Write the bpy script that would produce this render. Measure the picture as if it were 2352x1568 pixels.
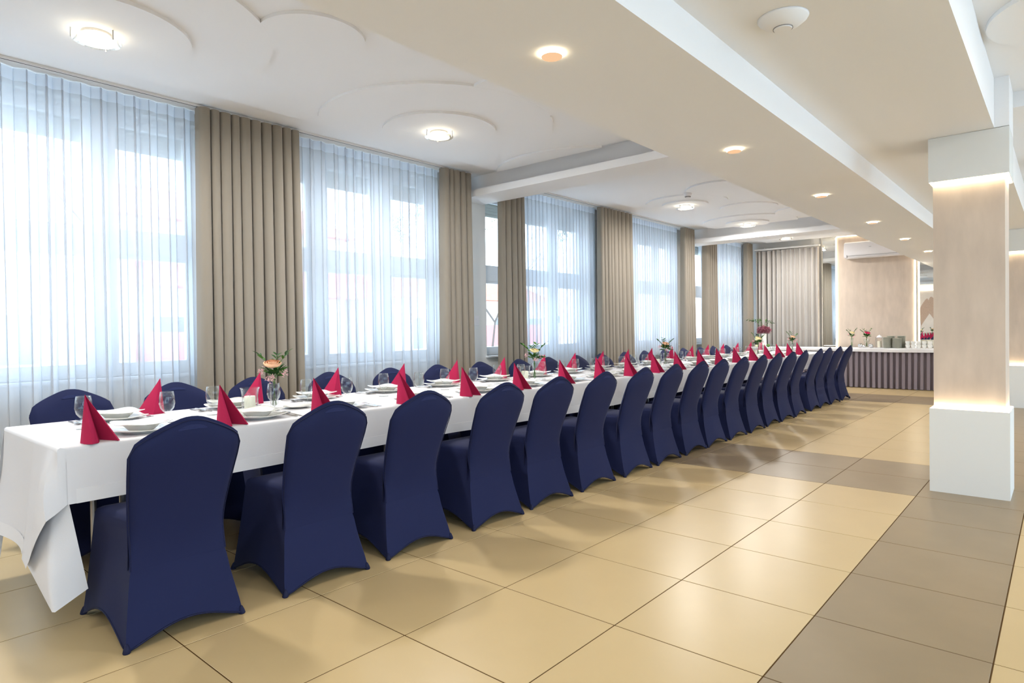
import bpy, bmesh, math, random
from mathutils import Vector, Matrix, noise
random.seed(11)
PI = math.pi; sin = math.sin; cos = math.cos
for o in list(bpy.data.objects): bpy.data.objects.remove(o)
SC = bpy.context.scene; COL = SC.collection

# ------------------------------------------------------------------ camera
CAM = Vector((2.5917, -1.0069, 1.2189))
RT = Vector((0.7545914, 0.6560781, -0.01238311)); UP = Vector((0.00173326, 0.01687822, 0.99985605)); FW = Vector((-0.65619267, 0.75450424, -0.01159901))
cd = bpy.data.cameras.new('camera'); cam = bpy.data.objects.new('camera', cd); COL.objects.link(cam)
m = Matrix.Identity(4)
for r in range(3):
    m[r][0], m[r][1], m[r][2], m[r][3] = RT[r], UP[r], -FW[r], CAM[r]
cam.matrix_world = m
cd.sensor_width = 36; cd.lens = 36*1456.68/2352; cd.shift_y = -0.00498
cd.clip_start = 0.05; cd.clip_end = 200
SC.camera = cam

# ------------------------------------------------------------------ sky, exposure
SC.view_settings.view_transform = 'Standard'; SC.view_settings.look = 'None'
SC.view_settings.gamma = 1; SC.view_settings.use_curve_mapping = False
SC.view_settings.exposure = 1.70
SKY = 2.3
W = bpy.data.worlds.new('overcast_sky'); SC.world = W; W.use_nodes = True
bg = W.node_tree.nodes['Background']; bg.inputs[0].default_value = (0.67, 0.825, 1.0, 1); bg.inputs[1].default_value = SKY
LAMP_W = 16.0; DOWN_W = 3.5; LED = 22.0

def area(name, loc, rot, sx, sy, power, col, shape='RECTANGLE', portal=False):
    d = bpy.data.lights.new(name, 'AREA'); d.shape = shape; d.size = sx
    if shape == 'RECTANGLE': d.size_y = sy
    d.energy = power; d.color = col
    o = bpy.data.objects.new(name, d); o.location = loc; o.rotation_euler = rot; COL.objects.link(o)
    if portal: d.cycles.is_portal = True
    return o
WIN = [(-4.6, -1.3), (-0.95, 1.40), (2.22, 4.16), (4.98, 7.32), (8.16, 10.36), (11.02, 13.34)]   # window openings along the left wall
RWIN = [(-4.6, -1.2), (-0.4, 2.2), (3.8, 6.2), (7.9, 10.3)]   # windows of the right-hand wall, outside the frame
for a, b in RWIN:
    area('daylight_portal', (7.12, (a+b)/2, 1.48), (0, PI/2, 0), 2.3, b-a, 1, (1, 1, 1), portal=True)
for a, b in WIN:
    area('daylight_portal', (-3.16, (a+b)/2, 1.82), (0, -PI/2, 0), 1.9, b-a, 1, (1, 1, 1), portal=True)

# ------------------------------------------------------------------ materials
def lin(r, g, b):
    f = lambda c: (c/255/12.92) if c <= 10 else ((c/255+0.055)/1.055)**2.4
    return (f(r), f(g), f(b), 1)
def nmat(name):
    M = bpy.data.materials.new(name); M.use_nodes = True
    return M, M.node_tree, M.node_tree.nodes['Principled BSDF']
def pmat(name, col, rough=0.6, spec=0.3, metal=0.0, sheen=0.0, emis=None, es=0.0, var=0.0, vscale=8.0, bump=0.0, bscale=40.0, stretch=None, coat=0.0, detail=4.0):
    M, t, p = nmat(name)
    p.inputs['Base Color'].default_value = col; p.inputs['Roughness'].default_value = rough
    p.inputs['Specular IOR Level'].default_value = spec; p.inputs['Metallic'].default_value = metal
    p.inputs['Sheen Weight'].default_value = sheen; p.inputs['Sheen Roughness'].default_value = 0.4
    p.inputs['Coat Weight'].default_value = coat
    if emis: p.inputs['Emission Color'].default_value = emis; p.inputs['Emission Strength'].default_value = es
    if var or bump:
        tc = t.nodes.new('ShaderNodeTexCoord'); mp = t.nodes.new('ShaderNodeMapping')
        t.links.new(tc.outputs['Object'], mp.inputs[0])
        if stretch: mp.inputs['Scale'].default_value = stretch
    if var:
        n = t.nodes.new('ShaderNodeTexNoise'); n.inputs['Scale'].default_value = vscale; n.inputs['Detail'].default_value = detail
        t.links.new(mp.outputs[0], n.inputs['Vector'])
        rp = t.nodes.new('ShaderNodeValToRGB')
        rp.color_ramp.elements[0].position = 0.3; rp.color_ramp.elements[1].position = 0.7
        rp.color_ramp.elements[0].color = tuple(c*(1-var) for c in col[:3])+(1,)
        rp.color_ramp.elements[1].color = tuple(min(1, c*(1+var)) for c in col[:3])+(1,)
        t.links.new(n.outputs[0], rp.inputs[0]); t.links.new(rp.outputs[0], p.inputs['Base Color'])
    if bump:
        n2 = t.nodes.new('ShaderNodeTexNoise'); n2.inputs['Scale'].default_value = bscale; n2.inputs['Detail'].default_value = 3
        t.links.new(mp.outputs[0], n2.inputs['Vector'])
        b = t.nodes.new('ShaderNodeBump'); b.inputs['Strength'].default_value = bump; b.inputs['Distance'].default_value = 0.01
        t.links.new(n2.outputs[0], b.inputs['Height']); t.links.new(b.outputs[0], p.inputs['Normal'])
    return M
def emat(name, col, s):
    M = bpy.data.materials.new(name); M.use_nodes = True; t = M.node_tree; t.nodes.clear()
    e = t.nodes.new('ShaderNodeEmission'); e.inputs[0].default_value = col; e.inputs[1].default_value = s
    o = t.nodes.new('ShaderNodeOutputMaterial'); t.links.new(e.outputs[0], o.inputs[0]); return M
def glassmat(name, tint=(0.97, 0.985, 0.98, 1), refl=0.06, power=0.55):
    # thin clear glass: mostly see-through, mirror-like towards grazing angles
    M = bpy.data.materials.new(name); M.use_nodes = True; t = M.node_tree; t.nodes.clear()
    tr = t.nodes.new('ShaderNodeBsdfTransparent'); tr.inputs[0].default_value = tint
    gl = t.nodes.new('ShaderNodeBsdfGlossy'); gl.inputs['Roughness'].default_value = 0.03
    lw = t.nodes.new('ShaderNodeLayerWeight'); lw.inputs[0].default_value = power
    mr = t.nodes.new('ShaderNodeMapRange'); mr.inputs[3].default_value = refl; mr.inputs[4].default_value = 0.85
    pw = t.nodes.new('ShaderNodeMath'); pw.operation = 'POWER'; pw.inputs[1].default_value = 3.0
    t.links.new(lw.outputs['Facing'], pw.inputs[0]); t.links.new(pw.outputs[0], mr.inputs[0])
    mx = t.nodes.new('ShaderNodeMixShader'); o = t.nodes.new('ShaderNodeOutputMaterial')
    t.links.new(mr.outputs[0], mx.inputs[0]); t.links.new(tr.outputs[0], mx.inputs[1]); t.links.new(gl.outputs[0], mx.inputs[2]); t.links.new(mx.outputs[0], o.inputs[0])
    return M
def sheermat(name, col, see):
    M = bpy.data.materials.new(name); M.use_nodes = True; t = M.node_tree; t.nodes.clear()
    tr = t.nodes.new('ShaderNodeBsdfTransparent'); tl = t.nodes.new('ShaderNodeBsdfTranslucent'); df = t.nodes.new('ShaderNodeBsdfDiffuse')
    tl.inputs[0].default_value = col; df.inputs[0].default_value = col
    a = t.nodes.new('ShaderNodeMixShader'); a.inputs[0].default_value = 0.45
    t.links.new(tl.outputs[0], a.inputs[1]); t.links.new(df.outputs[0], a.inputs[2])
    lw = t.nodes.new('ShaderNodeLayerWeight'); lw.inputs[0].default_value = 0.5
    mr = t.nodes.new('ShaderNodeMapRange'); mr.inputs[3].default_value = 1-see; mr.inputs[4].default_value = 1.0
    t.links.new(lw.outputs['Facing'], mr.inputs[0])
    b = t.nodes.new('ShaderNodeMixShader'); o = t.nodes.new('ShaderNodeOutputMaterial')
    t.links.new(mr.outputs[0], b.inputs[0]); t.links.new(tr.outputs[0], b.inputs[1]); t.links.new(a.outputs[0], b.inputs[2]); t.links.new(b.outputs[0], o.inputs[0])
    return M

MT = {}
MT['tile'] = pmat('beige_tile', lin(190, 167, 124), 0.30, 0.3, var=0.03, vscale=3)
MT['tile_dark'] = pmat('taupe_tile', lin(139, 122, 96), 0.30, 0.3, var=0.05, vscale=4)
MT['grout'] = pmat('dark_grout', lin(84, 62, 34), 0.9, 0.1)
MT['wall'] = pmat('white_wall_paint', lin(236, 236, 234), 0.8, 0.2)
MT['ceil'] = pmat('white_ceiling_paint', lin(244, 244, 245), 0.85, 0.15)
MT['pillar_white'] = pmat('white_pillar_paint', lin(226, 227, 224), 0.7, 0.2)
MT['stucco'] = pmat('beige_venetian_stucco', lin(204, 188, 172), 0.5, 0.3, var=0.09, vscale=9, stretch=(1, 1, 0.3), bump=0.15, bscale=14, detail=8)
MT['upvc'] = pmat('white_window_plastic', lin(238, 242, 246), 0.4, 0.4)
MT['shutter'] = pmat('grey_shutter_slat', lin(196, 194, 184), 0.6, 0.3)
MT['drape'] = pmat('taupe_velvet', lin(146, 137, 124), 0.85, 0.15, sheen=0.35, var=0.05, vscale=3, stretch=(1, 1, 0.2))
MT['drape2'] = pmat('pale_taupe_drape', lin(186, 181, 175), 0.85, 0.15, sheen=0.2, var=0.03, vscale=3)
MT['sheer'] = sheermat('white_voile', (0.66, 0.69, 0.73, 1), 0.36)
MT['tape'] = sheermat('voile_heading_tape', (0.76, 0.81, 0.88, 1), 0.2)
MT['rail'] = pmat('white_rail', lin(228, 226, 222), 0.5, 0.4)
MT['navy'] = pmat('navy_stretch_fabric', lin(30, 36, 70), 0.74, 0.13, sheen=0.05, bump=0.05, bscale=260)
MT['navy_hole'] = pmat('navy_stretched_thin', lin(38, 45, 82), 0.75, 0.14, sheen=0.05, bump=0.08, bscale=300)
MT['navy_foot'] = pmat('navy_foot_fabric', lin(23, 28, 58), 0.6, 0.2)
MT['cloth'] = pmat('white_linen', lin(224, 223, 225), 0.75, 0.2, bump=0.04, bscale=220)
MT['hem'] = pmat('white_linen_hem', lin(230, 229, 230), 0.75, 0.2)
MT['board'] = pmat('grey_table_board', lin(150, 146, 140), 0.6, 0.3)
MT['metal'] = pmat('steel_leg', lin(190, 190, 192), 0.3, 0.5, metal=0.9)
MT['cutlery'] = pmat('polished_cutlery', lin(205, 203, 200), 0.16, 0.5, metal=1.0)
MT['china'] = pmat('white_porcelain', lin(240, 239, 232), 0.14, 0.5, coat=0.2)
MT['china2'] = pmat('cream_stacked_porcelain', lin(222, 222, 208), 0.25, 0.4)
MT['napkin'] = pmat('crimson_paper', lin(178, 38, 78), 0.85, 0.15, bump=0.05, bscale=200)
MT['glass'] = glassmat('clear_glassware', refl=0.03)
MT['pane'] = glassmat('window_glass', (0.95, 0.98, 0.99, 1), 0.03, 0.4)
MT['wax'] = pmat('ivory_wax', lin(246, 240, 220), 0.5, 0.3)
MT['leaf'] = pmat('green_leaf', lin(66, 108, 38), 0.55, 0.2, var=0.25, vscale=20)
MT['leaf2'] = pmat('dark_green_leaf', lin(44, 84, 36), 0.55, 0.2, var=0.25, vscale=20)
MT['stem'] = pmat('green_stem', lin(84, 120, 60), 0.6, 0.3)
MT['rose_peach'] = pmat('peach_petal', lin(246, 190, 150), 0.7, 0.2, var=0.12, vscale=30)
MT['rose_cream'] = pmat('cream_petal', lin(248, 228, 170), 0.7, 0.2, var=0.08, vscale=30)
MT['rose_pink'] = pmat('hot_pink_petal', lin(226, 50, 100), 0.7, 0.2, var=0.15, vscale=30)
MT['filler'] = pmat('pale_pink_blossom', lin(240, 188, 190), 0.8, 0.2)
MT['hydra'] = pmat('plum_hydrangea', lin(150, 84, 100), 0.8, 0.2, var=0.35, vscale=60)
MT['mirror'] = pmat('mirror_glass', (0.88, 0.9, 0.88, 1), 0.01, 0.5, metal=1.0)
MT['skirt'] = pmat('mauve_grey_skirting_cloth', lin(134, 124, 132), 0.7, 0.2, sheen=0.15)
MT['ac'] = pmat('white_plastic', lin(238, 236, 238), 0.35, 0.4)
MT['ac_dark'] = pmat('grey_gap_plastic', lin(150, 148, 150), 0.5, 0.3)
MT['mural'] = pmat('pale_grey_mural_ground', lin(214, 204, 196), 0.7, 0.2, var=0.04, vscale=4)
MT['led'] = emat('warm_led', (1.0, 0.80, 0.54, 1), LED)
MT['led_hot'] = emat('warm_led_profile', (1.0, 0.86, 0.66, 1), 3.2)
MT['bulb'] = emat('lamp_bulb', (1.0, 0.90, 0.70, 1), 15.0)
MT['ring'] = emat('downlight_ring', (1.0, 0.84, 0.56, 1), 6.5)
MT['disc'] = emat('downlight_cap_glow', lin(255, 206, 160), 0.30)
MT['frost'] = glassmat('lamp_glass', (1, 0.98, 0.92, 1), 0.12, 0.5)
MT['frost_lit'] = emat('lit_frosted_glass', (1.0, 0.90, 0.70, 1), 0.8)
MT['silver'] = pmat('silver_ball', lin(226, 226, 228), 0.1, 0.5, metal=1.0)
MT['black'] = pmat('black_label', lin(40, 38, 36), 0.6, 0.3)
MT['bottle'] = pmat('pale_bottle', lin(226, 220, 176), 0.12, 0.5)
MT['facade'] = pmat('white_render', lin(226, 224, 218), 0.9, 0.1)
MT['facade2'] = pmat('cream_render', lin(222, 214, 200), 0.9, 0.1)
MT['roof'] = pmat('red_roof', lin(196, 120, 98), 0.9, 0.1, var=0.1, vscale=6)
MT['redwall'] = pmat('red_balcony_panel', lin(206, 120, 116), 0.9, 0.1)
MT['darkpane'] = pmat('house_window_glass', lin(120, 130, 140), 0.2, 0.5)
MT['bark'] = pmat('grey_bark', lin(96, 88, 82), 0.9, 0.1)
MT['ground'] = pmat('outdoor_paving', lin(232, 232, 230), 0.9, 0.1, var=0.05, vscale=1)
# mural leaf: fine veins as flat print
M, t, p = nmat('brown_leaf_print')
tc = t.nodes.new('ShaderNodeTexCoord'); wv = t.nodes.new('ShaderNodeTexWave'); wv.inputs['Scale'].default_value = 16; wv.inputs['Distortion'].default_value = 3
wv.bands_direction = 'DIAGONAL'
rp = t.nodes.new('ShaderNodeValToRGB'); rp.color_ramp.elements[0].color = lin(140, 114, 98); rp.color_ramp.elements[1].color = lin(196, 170, 152)
rp.color_ramp.elements[0].position = 0.1; rp.color_ramp.elements[1].position = 0.55
t.links.new(tc.outputs['Object'], wv.inputs[0]); t.links.new(wv.outputs[0], rp.inputs[0]); t.links.new(rp.outputs[0], p.inputs['Base Color']); p.inputs['Roughness'].default_value = 0.8
MT['leafprint'] = M

# ------------------------------------------------------------------ builders
def mk(name, bm, mat, parent=None, smooth=False, loc=None, rot=None, doubles=0.0, normals=True):
    if doubles: bmesh.ops.remove_doubles(bm, verts=bm.verts, dist=doubles)
    if normals: bmesh.ops.recalc_face_normals(bm, faces=bm.faces)
    me = bpy.data.meshes.new(name); bm.to_mesh(me); bm.free()
    if smooth:
        for f in me.polygons: f.use_smooth = True
        if smooth != True: me.set_sharp_from_angle(angle=smooth)
    if mat: me.materials.append(mat)
    o = bpy.data.objects.new(name, me); COL.objects.link(o)
    if parent: o.parent = parent
    if loc: o.location = loc
    if rot: o.rotation_euler = rot
    return o
def inst(name, src, parent=None, loc=(0, 0, 0), rot=(0, 0, 0), scale=(1, 1, 1)):
    o = bpy.data.objects.new(name, src.data); COL.objects.link(o); o.parent = parent
    o.location = loc; o.rotation_euler = rot; o.scale = scale; return o
def tag(o, label, cat, group=None):
    o['label'] = label; o['category'] = cat
    if group: o['group'] = group
    return o
def thing(name, label, cat, loc=(0, 0, 0), rz=0, group=None):
    o = bpy.data.objects.new(name, None); COL.objects.link(o); o.empty_display_size = 0.1
    o.location = loc; o.rotation_euler = (0, 0, rz); return tag(o, label, cat, group)
def struct(o): o['kind'] = 'structure'; return o
def dup(root, loc, rz=0, label=None, scale=None):
    r = root.copy(); COL.objects.link(r); r.location = loc; r.rotation_euler = (0, 0, rz)
    if label: r['label'] = label
    if scale: r.scale = scale
    for ch in root.children:
        c = ch.copy(); COL.objects.link(c); c.parent = r
        for g in ch.children:
            d = g.copy(); COL.objects.link(d); d.parent = c
    return r
def box(bm, x0, x1, y0, y1, z0, z1):
    vs = [bm.verts.new((x, y, z)) for x in (x0, x1) for y in (y0, y1) for z in (z0, z1)]
    for f in ((0, 1, 3, 2), (4, 6, 7, 5), (0, 4, 5, 1), (2, 3, 7, 6), (0, 2, 6, 4), (1, 5, 7, 3)): bm.faces.new([vs[i] for i in f])
    return vs
def boxes(*bs):
    bm = bmesh.new()
    for b in bs: box(bm, *b)
    return bm
def bevbox(x0, x1, y0, y1, z0, z1, w=0.01, seg=2):
    bm = bmesh.new(); box(bm, x0, x1, y0, y1, z0, z1)
    bmesh.ops.bevel(bm, geom=list(bm.edges), offset=w, segments=seg, affect='EDGES', profile=0.5); return bm
def lathe(prof, n=24, bm=None, off=(0, 0, 0)):
    bm = bm or bmesh.new(); rings = []
    for r, z in prof:
        if r < 1e-5: rings.append([bm.verts.new((off[0], off[1], z+off[2]))])
        else: rings.append([bm.verts.new((off[0]+r*cos(2*PI*k/n), off[1]+r*sin(2*PI*k/n), z+off[2])) for k in range(n)])
    for A, B in zip(rings, rings[1:]):
        for k in range(n):
            a, b = A[k % len(A)], A[(k+1) % len(A)]; c, d = B[(k+1) % len(B)], B[k % len(B)]
            if len(A) == 1 and len(B) == 1: continue
            if len(A) == 1: bm.faces.new((a, c, d))
            elif len(B) == 1: bm.faces.new((a, b, d))
            else: bm.faces.new((a, b, c, d))
    return bm
def tube(pts, rad, n=6, bm=None, cap=True):
    bm = bm or bmesh.new(); pts = [Vector(q) for q in pts]; rings = []
    rads = rad if isinstance(rad, (list, tuple)) else [rad]*len(pts)
    prev = None
    for i, q in enumerate(pts):
        d = (pts[min(i+1, len(pts)-1)]-pts[max(i-1, 0)]).normalized()
        u = prev if prev else (Vector((0, 0, 1)) if abs(d.z) < 0.9 else Vector((1, 0, 0)))
        a = (u-d*u.dot(d)).normalized(); b = d.cross(a); prev = a
        rings.append([bm.verts.new(q+(a*cos(2*PI*k/n)+b*sin(2*PI*k/n))*rads[i]) for k in range(n)])
    for A, B in zip(rings, rings[1:]):
        for k in range(n): bm.faces.new((A[k], A[(k+1) % n], B[(k+1) % n], B[k]))
    if cap: bm.faces.new(rings[0][::-1]); bm.faces.new(rings[-1])
    return bm
def grid(nu, nv, f, bm=None, closed_u=False):
    bm = bm or bmesh.new()
    V = [[bm.verts.new(f(i/nu, j/nv)) for j in range(nv+1)] for i in range(nu if closed_u else nu+1)]
    n = len(V)
    for i in range(nu):
        for j in range(nv): bm.faces.new((V[i][j], V[(i+1) % n][j], V[(i+1) % n][j+1], V[i][j+1]))
    return bm
def poly_prism(pts, z0, z1, bm=None):
    bm = bm or bmesh.new()
    a = [bm.verts.new((x, y, z0)) for x, y in pts]; b = [bm.verts.new((x, y, z1)) for x, y in pts]
    bm.faces.new(a[::-1]); bm.faces.new(b)
    for i in range(len(pts)): j = (i+1) % len(pts); bm.faces.new((a[i], a[j], b[j], b[i]))
    return bm
def interp(tab, x):
    for (x0, y0), (x1, y1) in zip(tab, tab[1:]):
        if x <= x1:
            k = max(0, (x-x0)/(x1-x0)); k = k*k*(3-2*k) if False else k
            return y0+(y1-y0)*k
    return tab[-1][1]
ORD = ['first', 'second', 'third', 'fourth', 'fifth', 'sixth', 'seventh', 'eighth', 'ninth', 'tenth', 'eleventh', 'twelfth', 'thirteenth', 'fourteenth', 'fifteenth', 'sixteenth', 'seventeenth', 'eighteenth', 'nineteenth']

# ------------------------------------------------------------------ floor: every tile in view is a part
TX, TY = 0.6, 0.6059
floor = struct(mk('floor', boxes((-3.35, 7.0, -6.0, 13.9, -0.12, -0.0015)), MT['grout']))
tb = bevbox(0.0025, TX-0.0025, 0.0025, TY-0.0025, -0.006, 0.0, 0.0012, 1)
tile_src = None; rest = {0: bmesh.new(), 1: bmesh.new()}
def seen(x, y):
    d = Vector((x, y, 0))-CAM; z = d.dot(FW)
    if z < 0.15: return False
    u = 1176+1456.68*d.dot(RT)/z; v = 772.28-1456.68*d.dot(UP)/z
    return -10 < u < 2362 and v < 1580
me_l = None
for i in range(-5, 11):
    for j in range(-9, 23):
        if i*TX < -3.05 or (j+1)*TY > 13.65: continue
        dark = i == 3 or j in (7, 8, 17, 18, -3, -2)
        vis = any(seen((i+a)*TX, (j+b)*TY) for a in (0, 0.5, 1) for b in (0, 0.5, 1))
        if not vis:
            box(rest[dark], i*TX+0.0025, (i+1)*TX-0.0025, j*TY+0.0025, (j+1)*TY-0.0025, -0.006, 0); continue
        if me_l is None:
            a = mk('tile', tb, MT['tile'], floor); me_l = a.data; me_d = a.data.copy(); me_d.materials.clear(); me_d.materials.append(MT['tile_dark'])
            a.data = me_d if dark else me_l
        else:
            a = bpy.data.objects.new('tile', me_d if dark else me_l); COL.objects.link(a); a.parent = floor
        a.location = (i*TX, j*TY, 0)
for k, nm in ((0, 'tile_field'), (1, 'tile_field')):
    o = mk(nm, rest[k], MT['tile_dark' if k else 'tile'], floor); o['kind'] = 'stuff'

# ------------------------------------------------------------------ walls
wl = [(-3.35, -3.05, -6.0, 13.9, 0, 0.88), (-3.35, -3.05, -6.0, 13.9, 3.0, 3.3)]
ys = [-6.0]+[v for w in WIN for v in w]+[13.9]
for a, b in zip(ys[::2], ys[1::2]): wl.append((-3.35, -3.05, a, b, 0.88, 3.0))
struct(mk('wall_left', boxes(*wl), MT['wall']))
struct(mk('wall_back', boxes((-3.35, 7.0, 13.66, 13.9, 0, 3.3)), MT['wall']))
struct(mk('wall_front', boxes((-3.35, 7.0, -6.2, -6.0, 0, 3.3)), MT['wall']))
wr_ = [(7.0, 7.2, -6.2, 13.9, 0, 0.3), (7.0, 7.2, -6.2, 13.9, 2.66, 3.3)]
ys = [-6.2]+[v for w in RWIN for v in w]+[13.9]
for a, b in zip(ys[::2], ys[1::2]): wr_.append((7.0, 7.2, a, b, 0.3, 2.66))
struct(mk('wall_right', boxes(*wr_), MT['wall']))
struct(mk('baseboard_back', boxes((-3.05, -1.3, 13.64, 13.66, 0.002, 0.08)), MT['wall']))

# ------------------------------------------------------------------ ceiling
ceil = struct(mk('ceiling', boxes((-3.35, 0.6, -6.2, 13.9, 3.10, 3.30), (0.6, 7.2, -6.2, 13.9, 2.90, 3.30)), MT['ceil']))
def cpart(nm, bm): return mk(nm, bm, MT['ceil'], ceil)
cpart('soffit_beam', boxes((0.548, 1.384, -6.0, 13.66, 2.389, 3.0)))
cpart('soffit_panel', boxes((1.384, 2.234, -6.0, 13.66, 2.56, 3.0)))
cpart('column_head_beam', boxes((2.234, 2.316, 4.48, 4.92, 2.562, 2.91)))
cpart('right_cross_beam', boxes((2.316, 7.0, 4.92, 5.4, 2.79, 2.91)))
for yb in (-2.2, 4.48, 10.54):
    cpart('cross_beam', boxes((-3.05, 0.56, yb, yb+0.45, 2.82, 2.90), (-3.05, 0.56, yb+0.14, yb+0.36, 2.895, 3.11)))
for y0, y1 in ((-1.5, 4.43), (5.05, 10.40), (11.2, 13.33)):
    cpart('ceiling_island', boxes((-2.37, 0.56, y0, y1, 3.05, 3.11)))
def clipdisc(cx, cy, r, z0, z1, ymax=1e9, xmin=-2.34, xmax=0.55):
    pts = [(cx+r*cos(2*PI*k/72), cy+r*sin(2*PI*k/72)) for k in range(72)]
    for ax, lim, sg in ((0, xmin, 1), (0, xmax, -1), (1, ymax, -1)):
        out = []
        for a, b in zip(pts, pts[1:]+pts[:1]):
            da, db = sg*(a[ax]-lim), sg*(b[ax]-lim)
            if da >= 0: out.append(a)
            if (da > 0) != (db > 0) and da != db: f = da/(da-db); out.append((a[0]+(b[0]-a[0])*f, a[1]+(b[1]-a[1])*f))
        pts = out
    res = [q for k, q in enumerate(pts) if abs(q[0]-pts[k-1][0])+abs(q[1]-pts[k-1][1]) > 1e-4]
    return poly_prism(res, z0, z1)
DISCS = [(-1.72, 0.2, 1.01, 3.03), (-0.92, 1.18, 0.32, 3.0305), (-1.75, 0.25, 0.51, 3.008), (-0.5, 0.0, 0.42, 3.031),
         (-1.64, 2.88, 1.03, 3.03), (-0.6, 2.86, 0.47, 3.0305), (-1.67, 2.93, 0.51, 3.008), (-1.62, 5.1, 0.98, 3.0295),
         (-1.58, 7.72, 0.58, 3.03), (-1.62, 7.76, 0.33, 3.008), (-0.78, 7.2, 0.5, 3.0305), (-1.05, 8.75, 0.42, 3.031), (0.1, 8.1, 0.5, 3.0295),
         (-1.55, 10.1, 0.78, 3.03), (-1.58, 10.1, 0.36, 3.008), (-0.45, 9.7, 0.5, 3.0305), (-1.66, 12.4, 0.4, 3.02)]
for cx, cy, r, z in DISCS:
    ym = 4.43 if cy > 4.2 and cy < 5.5 else (10.40 if 5.5 < cy < 10.7 else (13.33 if cy > 11 else 4.43))
    if cy == 5.1: cpart('ceiling_disc', clipdisc(cx, cy, r, z, 3.06, 4.428))
    else: cpart('ceiling_disc', clipdisc(cx, cy, r, z, 3.06, ym))
cpart('ceiling_disc', clipdisc(2.72, 3.55, 0.46, 2.875, 2.905, xmin=2.24, xmax=9))
cpart('ceiling_disc', clipdisc(3.6, 3.0, 0.9, 2.876, 2.905, xmin=2.24, xmax=9))
cpart('ceiling_disc', clipdisc(2.9, 7.6, 0.6, 2.875, 2.905, xmin=2.24, xmax=9))

# ------------------------------------------------------------------ windows
for wi, (a, b) in enumerate(WIN):
    root = bpy.data.objects.new('window_%d' % (wi+1), None); COL.objects.link(root); root['kind'] = 'structure'
    root.location = (-3.2, a, 0.88)
    L = b-a; X0, X1 = -0.03, 0.05
    def wp(nm, bm, mt, par=None): return mk(nm, bm, MT[mt], par or root)
    fr = wp('window_frame', boxes((X0, X1, 0, 0.07, 0, 2.12), (X0, X1, L-0.07, L, 0, 2.12), (X0, X1, 0.07, L-0.07, 0, 0.07), (X0, X1, 0.07, L-0.07, 2.05, 2.12)), 'upvc')
    if wi == 1: mul = [(1.527, 1.686)]
    elif wi == 2: mul = [(0.28, 0.46), (1.07, 1.28)]
    elif wi in (3, 4, 5): mul = [(0.70, 0.86), (1.5, 1.66)]
    else: mul = [(1.0, 1.16), (2.1, 2.26)]
    for y0, y1 in mul: wp('mullion', boxes((X0, X1+0.004, y0, y1, 0.07, 2.05)), 'upvc')
    edges = [0.07]+[v for mm in mul for v in mm]+[L-0.07]
    for y0, y1 in zip(edges[::2], edges[1::2]):
        wp('transom', boxes((X0, X1+0.002, y0, y1, 0.98, 1.15)), 'upvc')
        for z0, z1 in ((0.07, 0.98), (1.15, 2.05)):
            sash = wp('sash', boxes((0.0, 0.045, y0, y0+0.035, z0, z1), (0.0, 0.045, y1-0.035, y1, z0, z1), (0.0, 0.045, y0+0.035, y1-0.035, z0, z0+0.035), (0.0, 0.045, y0+0.035, y1-0.035, z1-0.035, z1)), 'upvc')
            wp('pane', boxes((0.018, 0.024, y0+0.03, y1-0.03, z0+0.03, z1-0.03)), 'pane', sash)
    for k in range(6): wp('shutter_slat', bevbox(-0.075, -0.06, 0.03, L-0.03, 1.85+0.042*k, 1.8915+0.042*k, 0.005, 1), 'shutter')
    wp('window_sill', bevbox(0.0, 0.19, -0.02, L+0.02, -0.03, 0.0, 0.006, 1), 'upvc')
    wp('handle', boxes((0.045, 0.06, mul[-1][1]+0.012, mul[-1][1]+0.03, 0.5, 0.53), (0.06, 0.075, mul[-1][1]+0.012, mul[-1][1]+0.03, 0.42, 0.53)), 'upvc')

for wi, (a, b) in enumerate(RWIN):
    root = bpy.data.objects.new('window_%d' % (wi+1+len(WIN)), None); COL.objects.link(root); root['kind'] = 'structure'; root.location = (7.1, a, 0.3); L = b-a
    mk('window_frame', boxes((-0.04, 0.04, 0, 0.07, 0, 2.36), (-0.04, 0.04, L-0.07, L, 0, 2.36), (-0.04, 0.04, 0.07, L-0.07, 0, 0.07), (-0.04, 0.04, 0.07, L-0.07, 2.29, 2.36), (-0.04, 0.04, L/2-0.06, L/2+0.06, 0.07, 2.29)), MT['upvc'], root)
    for y0, y1 in ((0.07, L/2-0.06), (L/2+0.06, L-0.07)): mk('pane', boxes((-0.003, 0.003, y0, y1, 0.07, 2.29)), MT['pane'], root)

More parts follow.
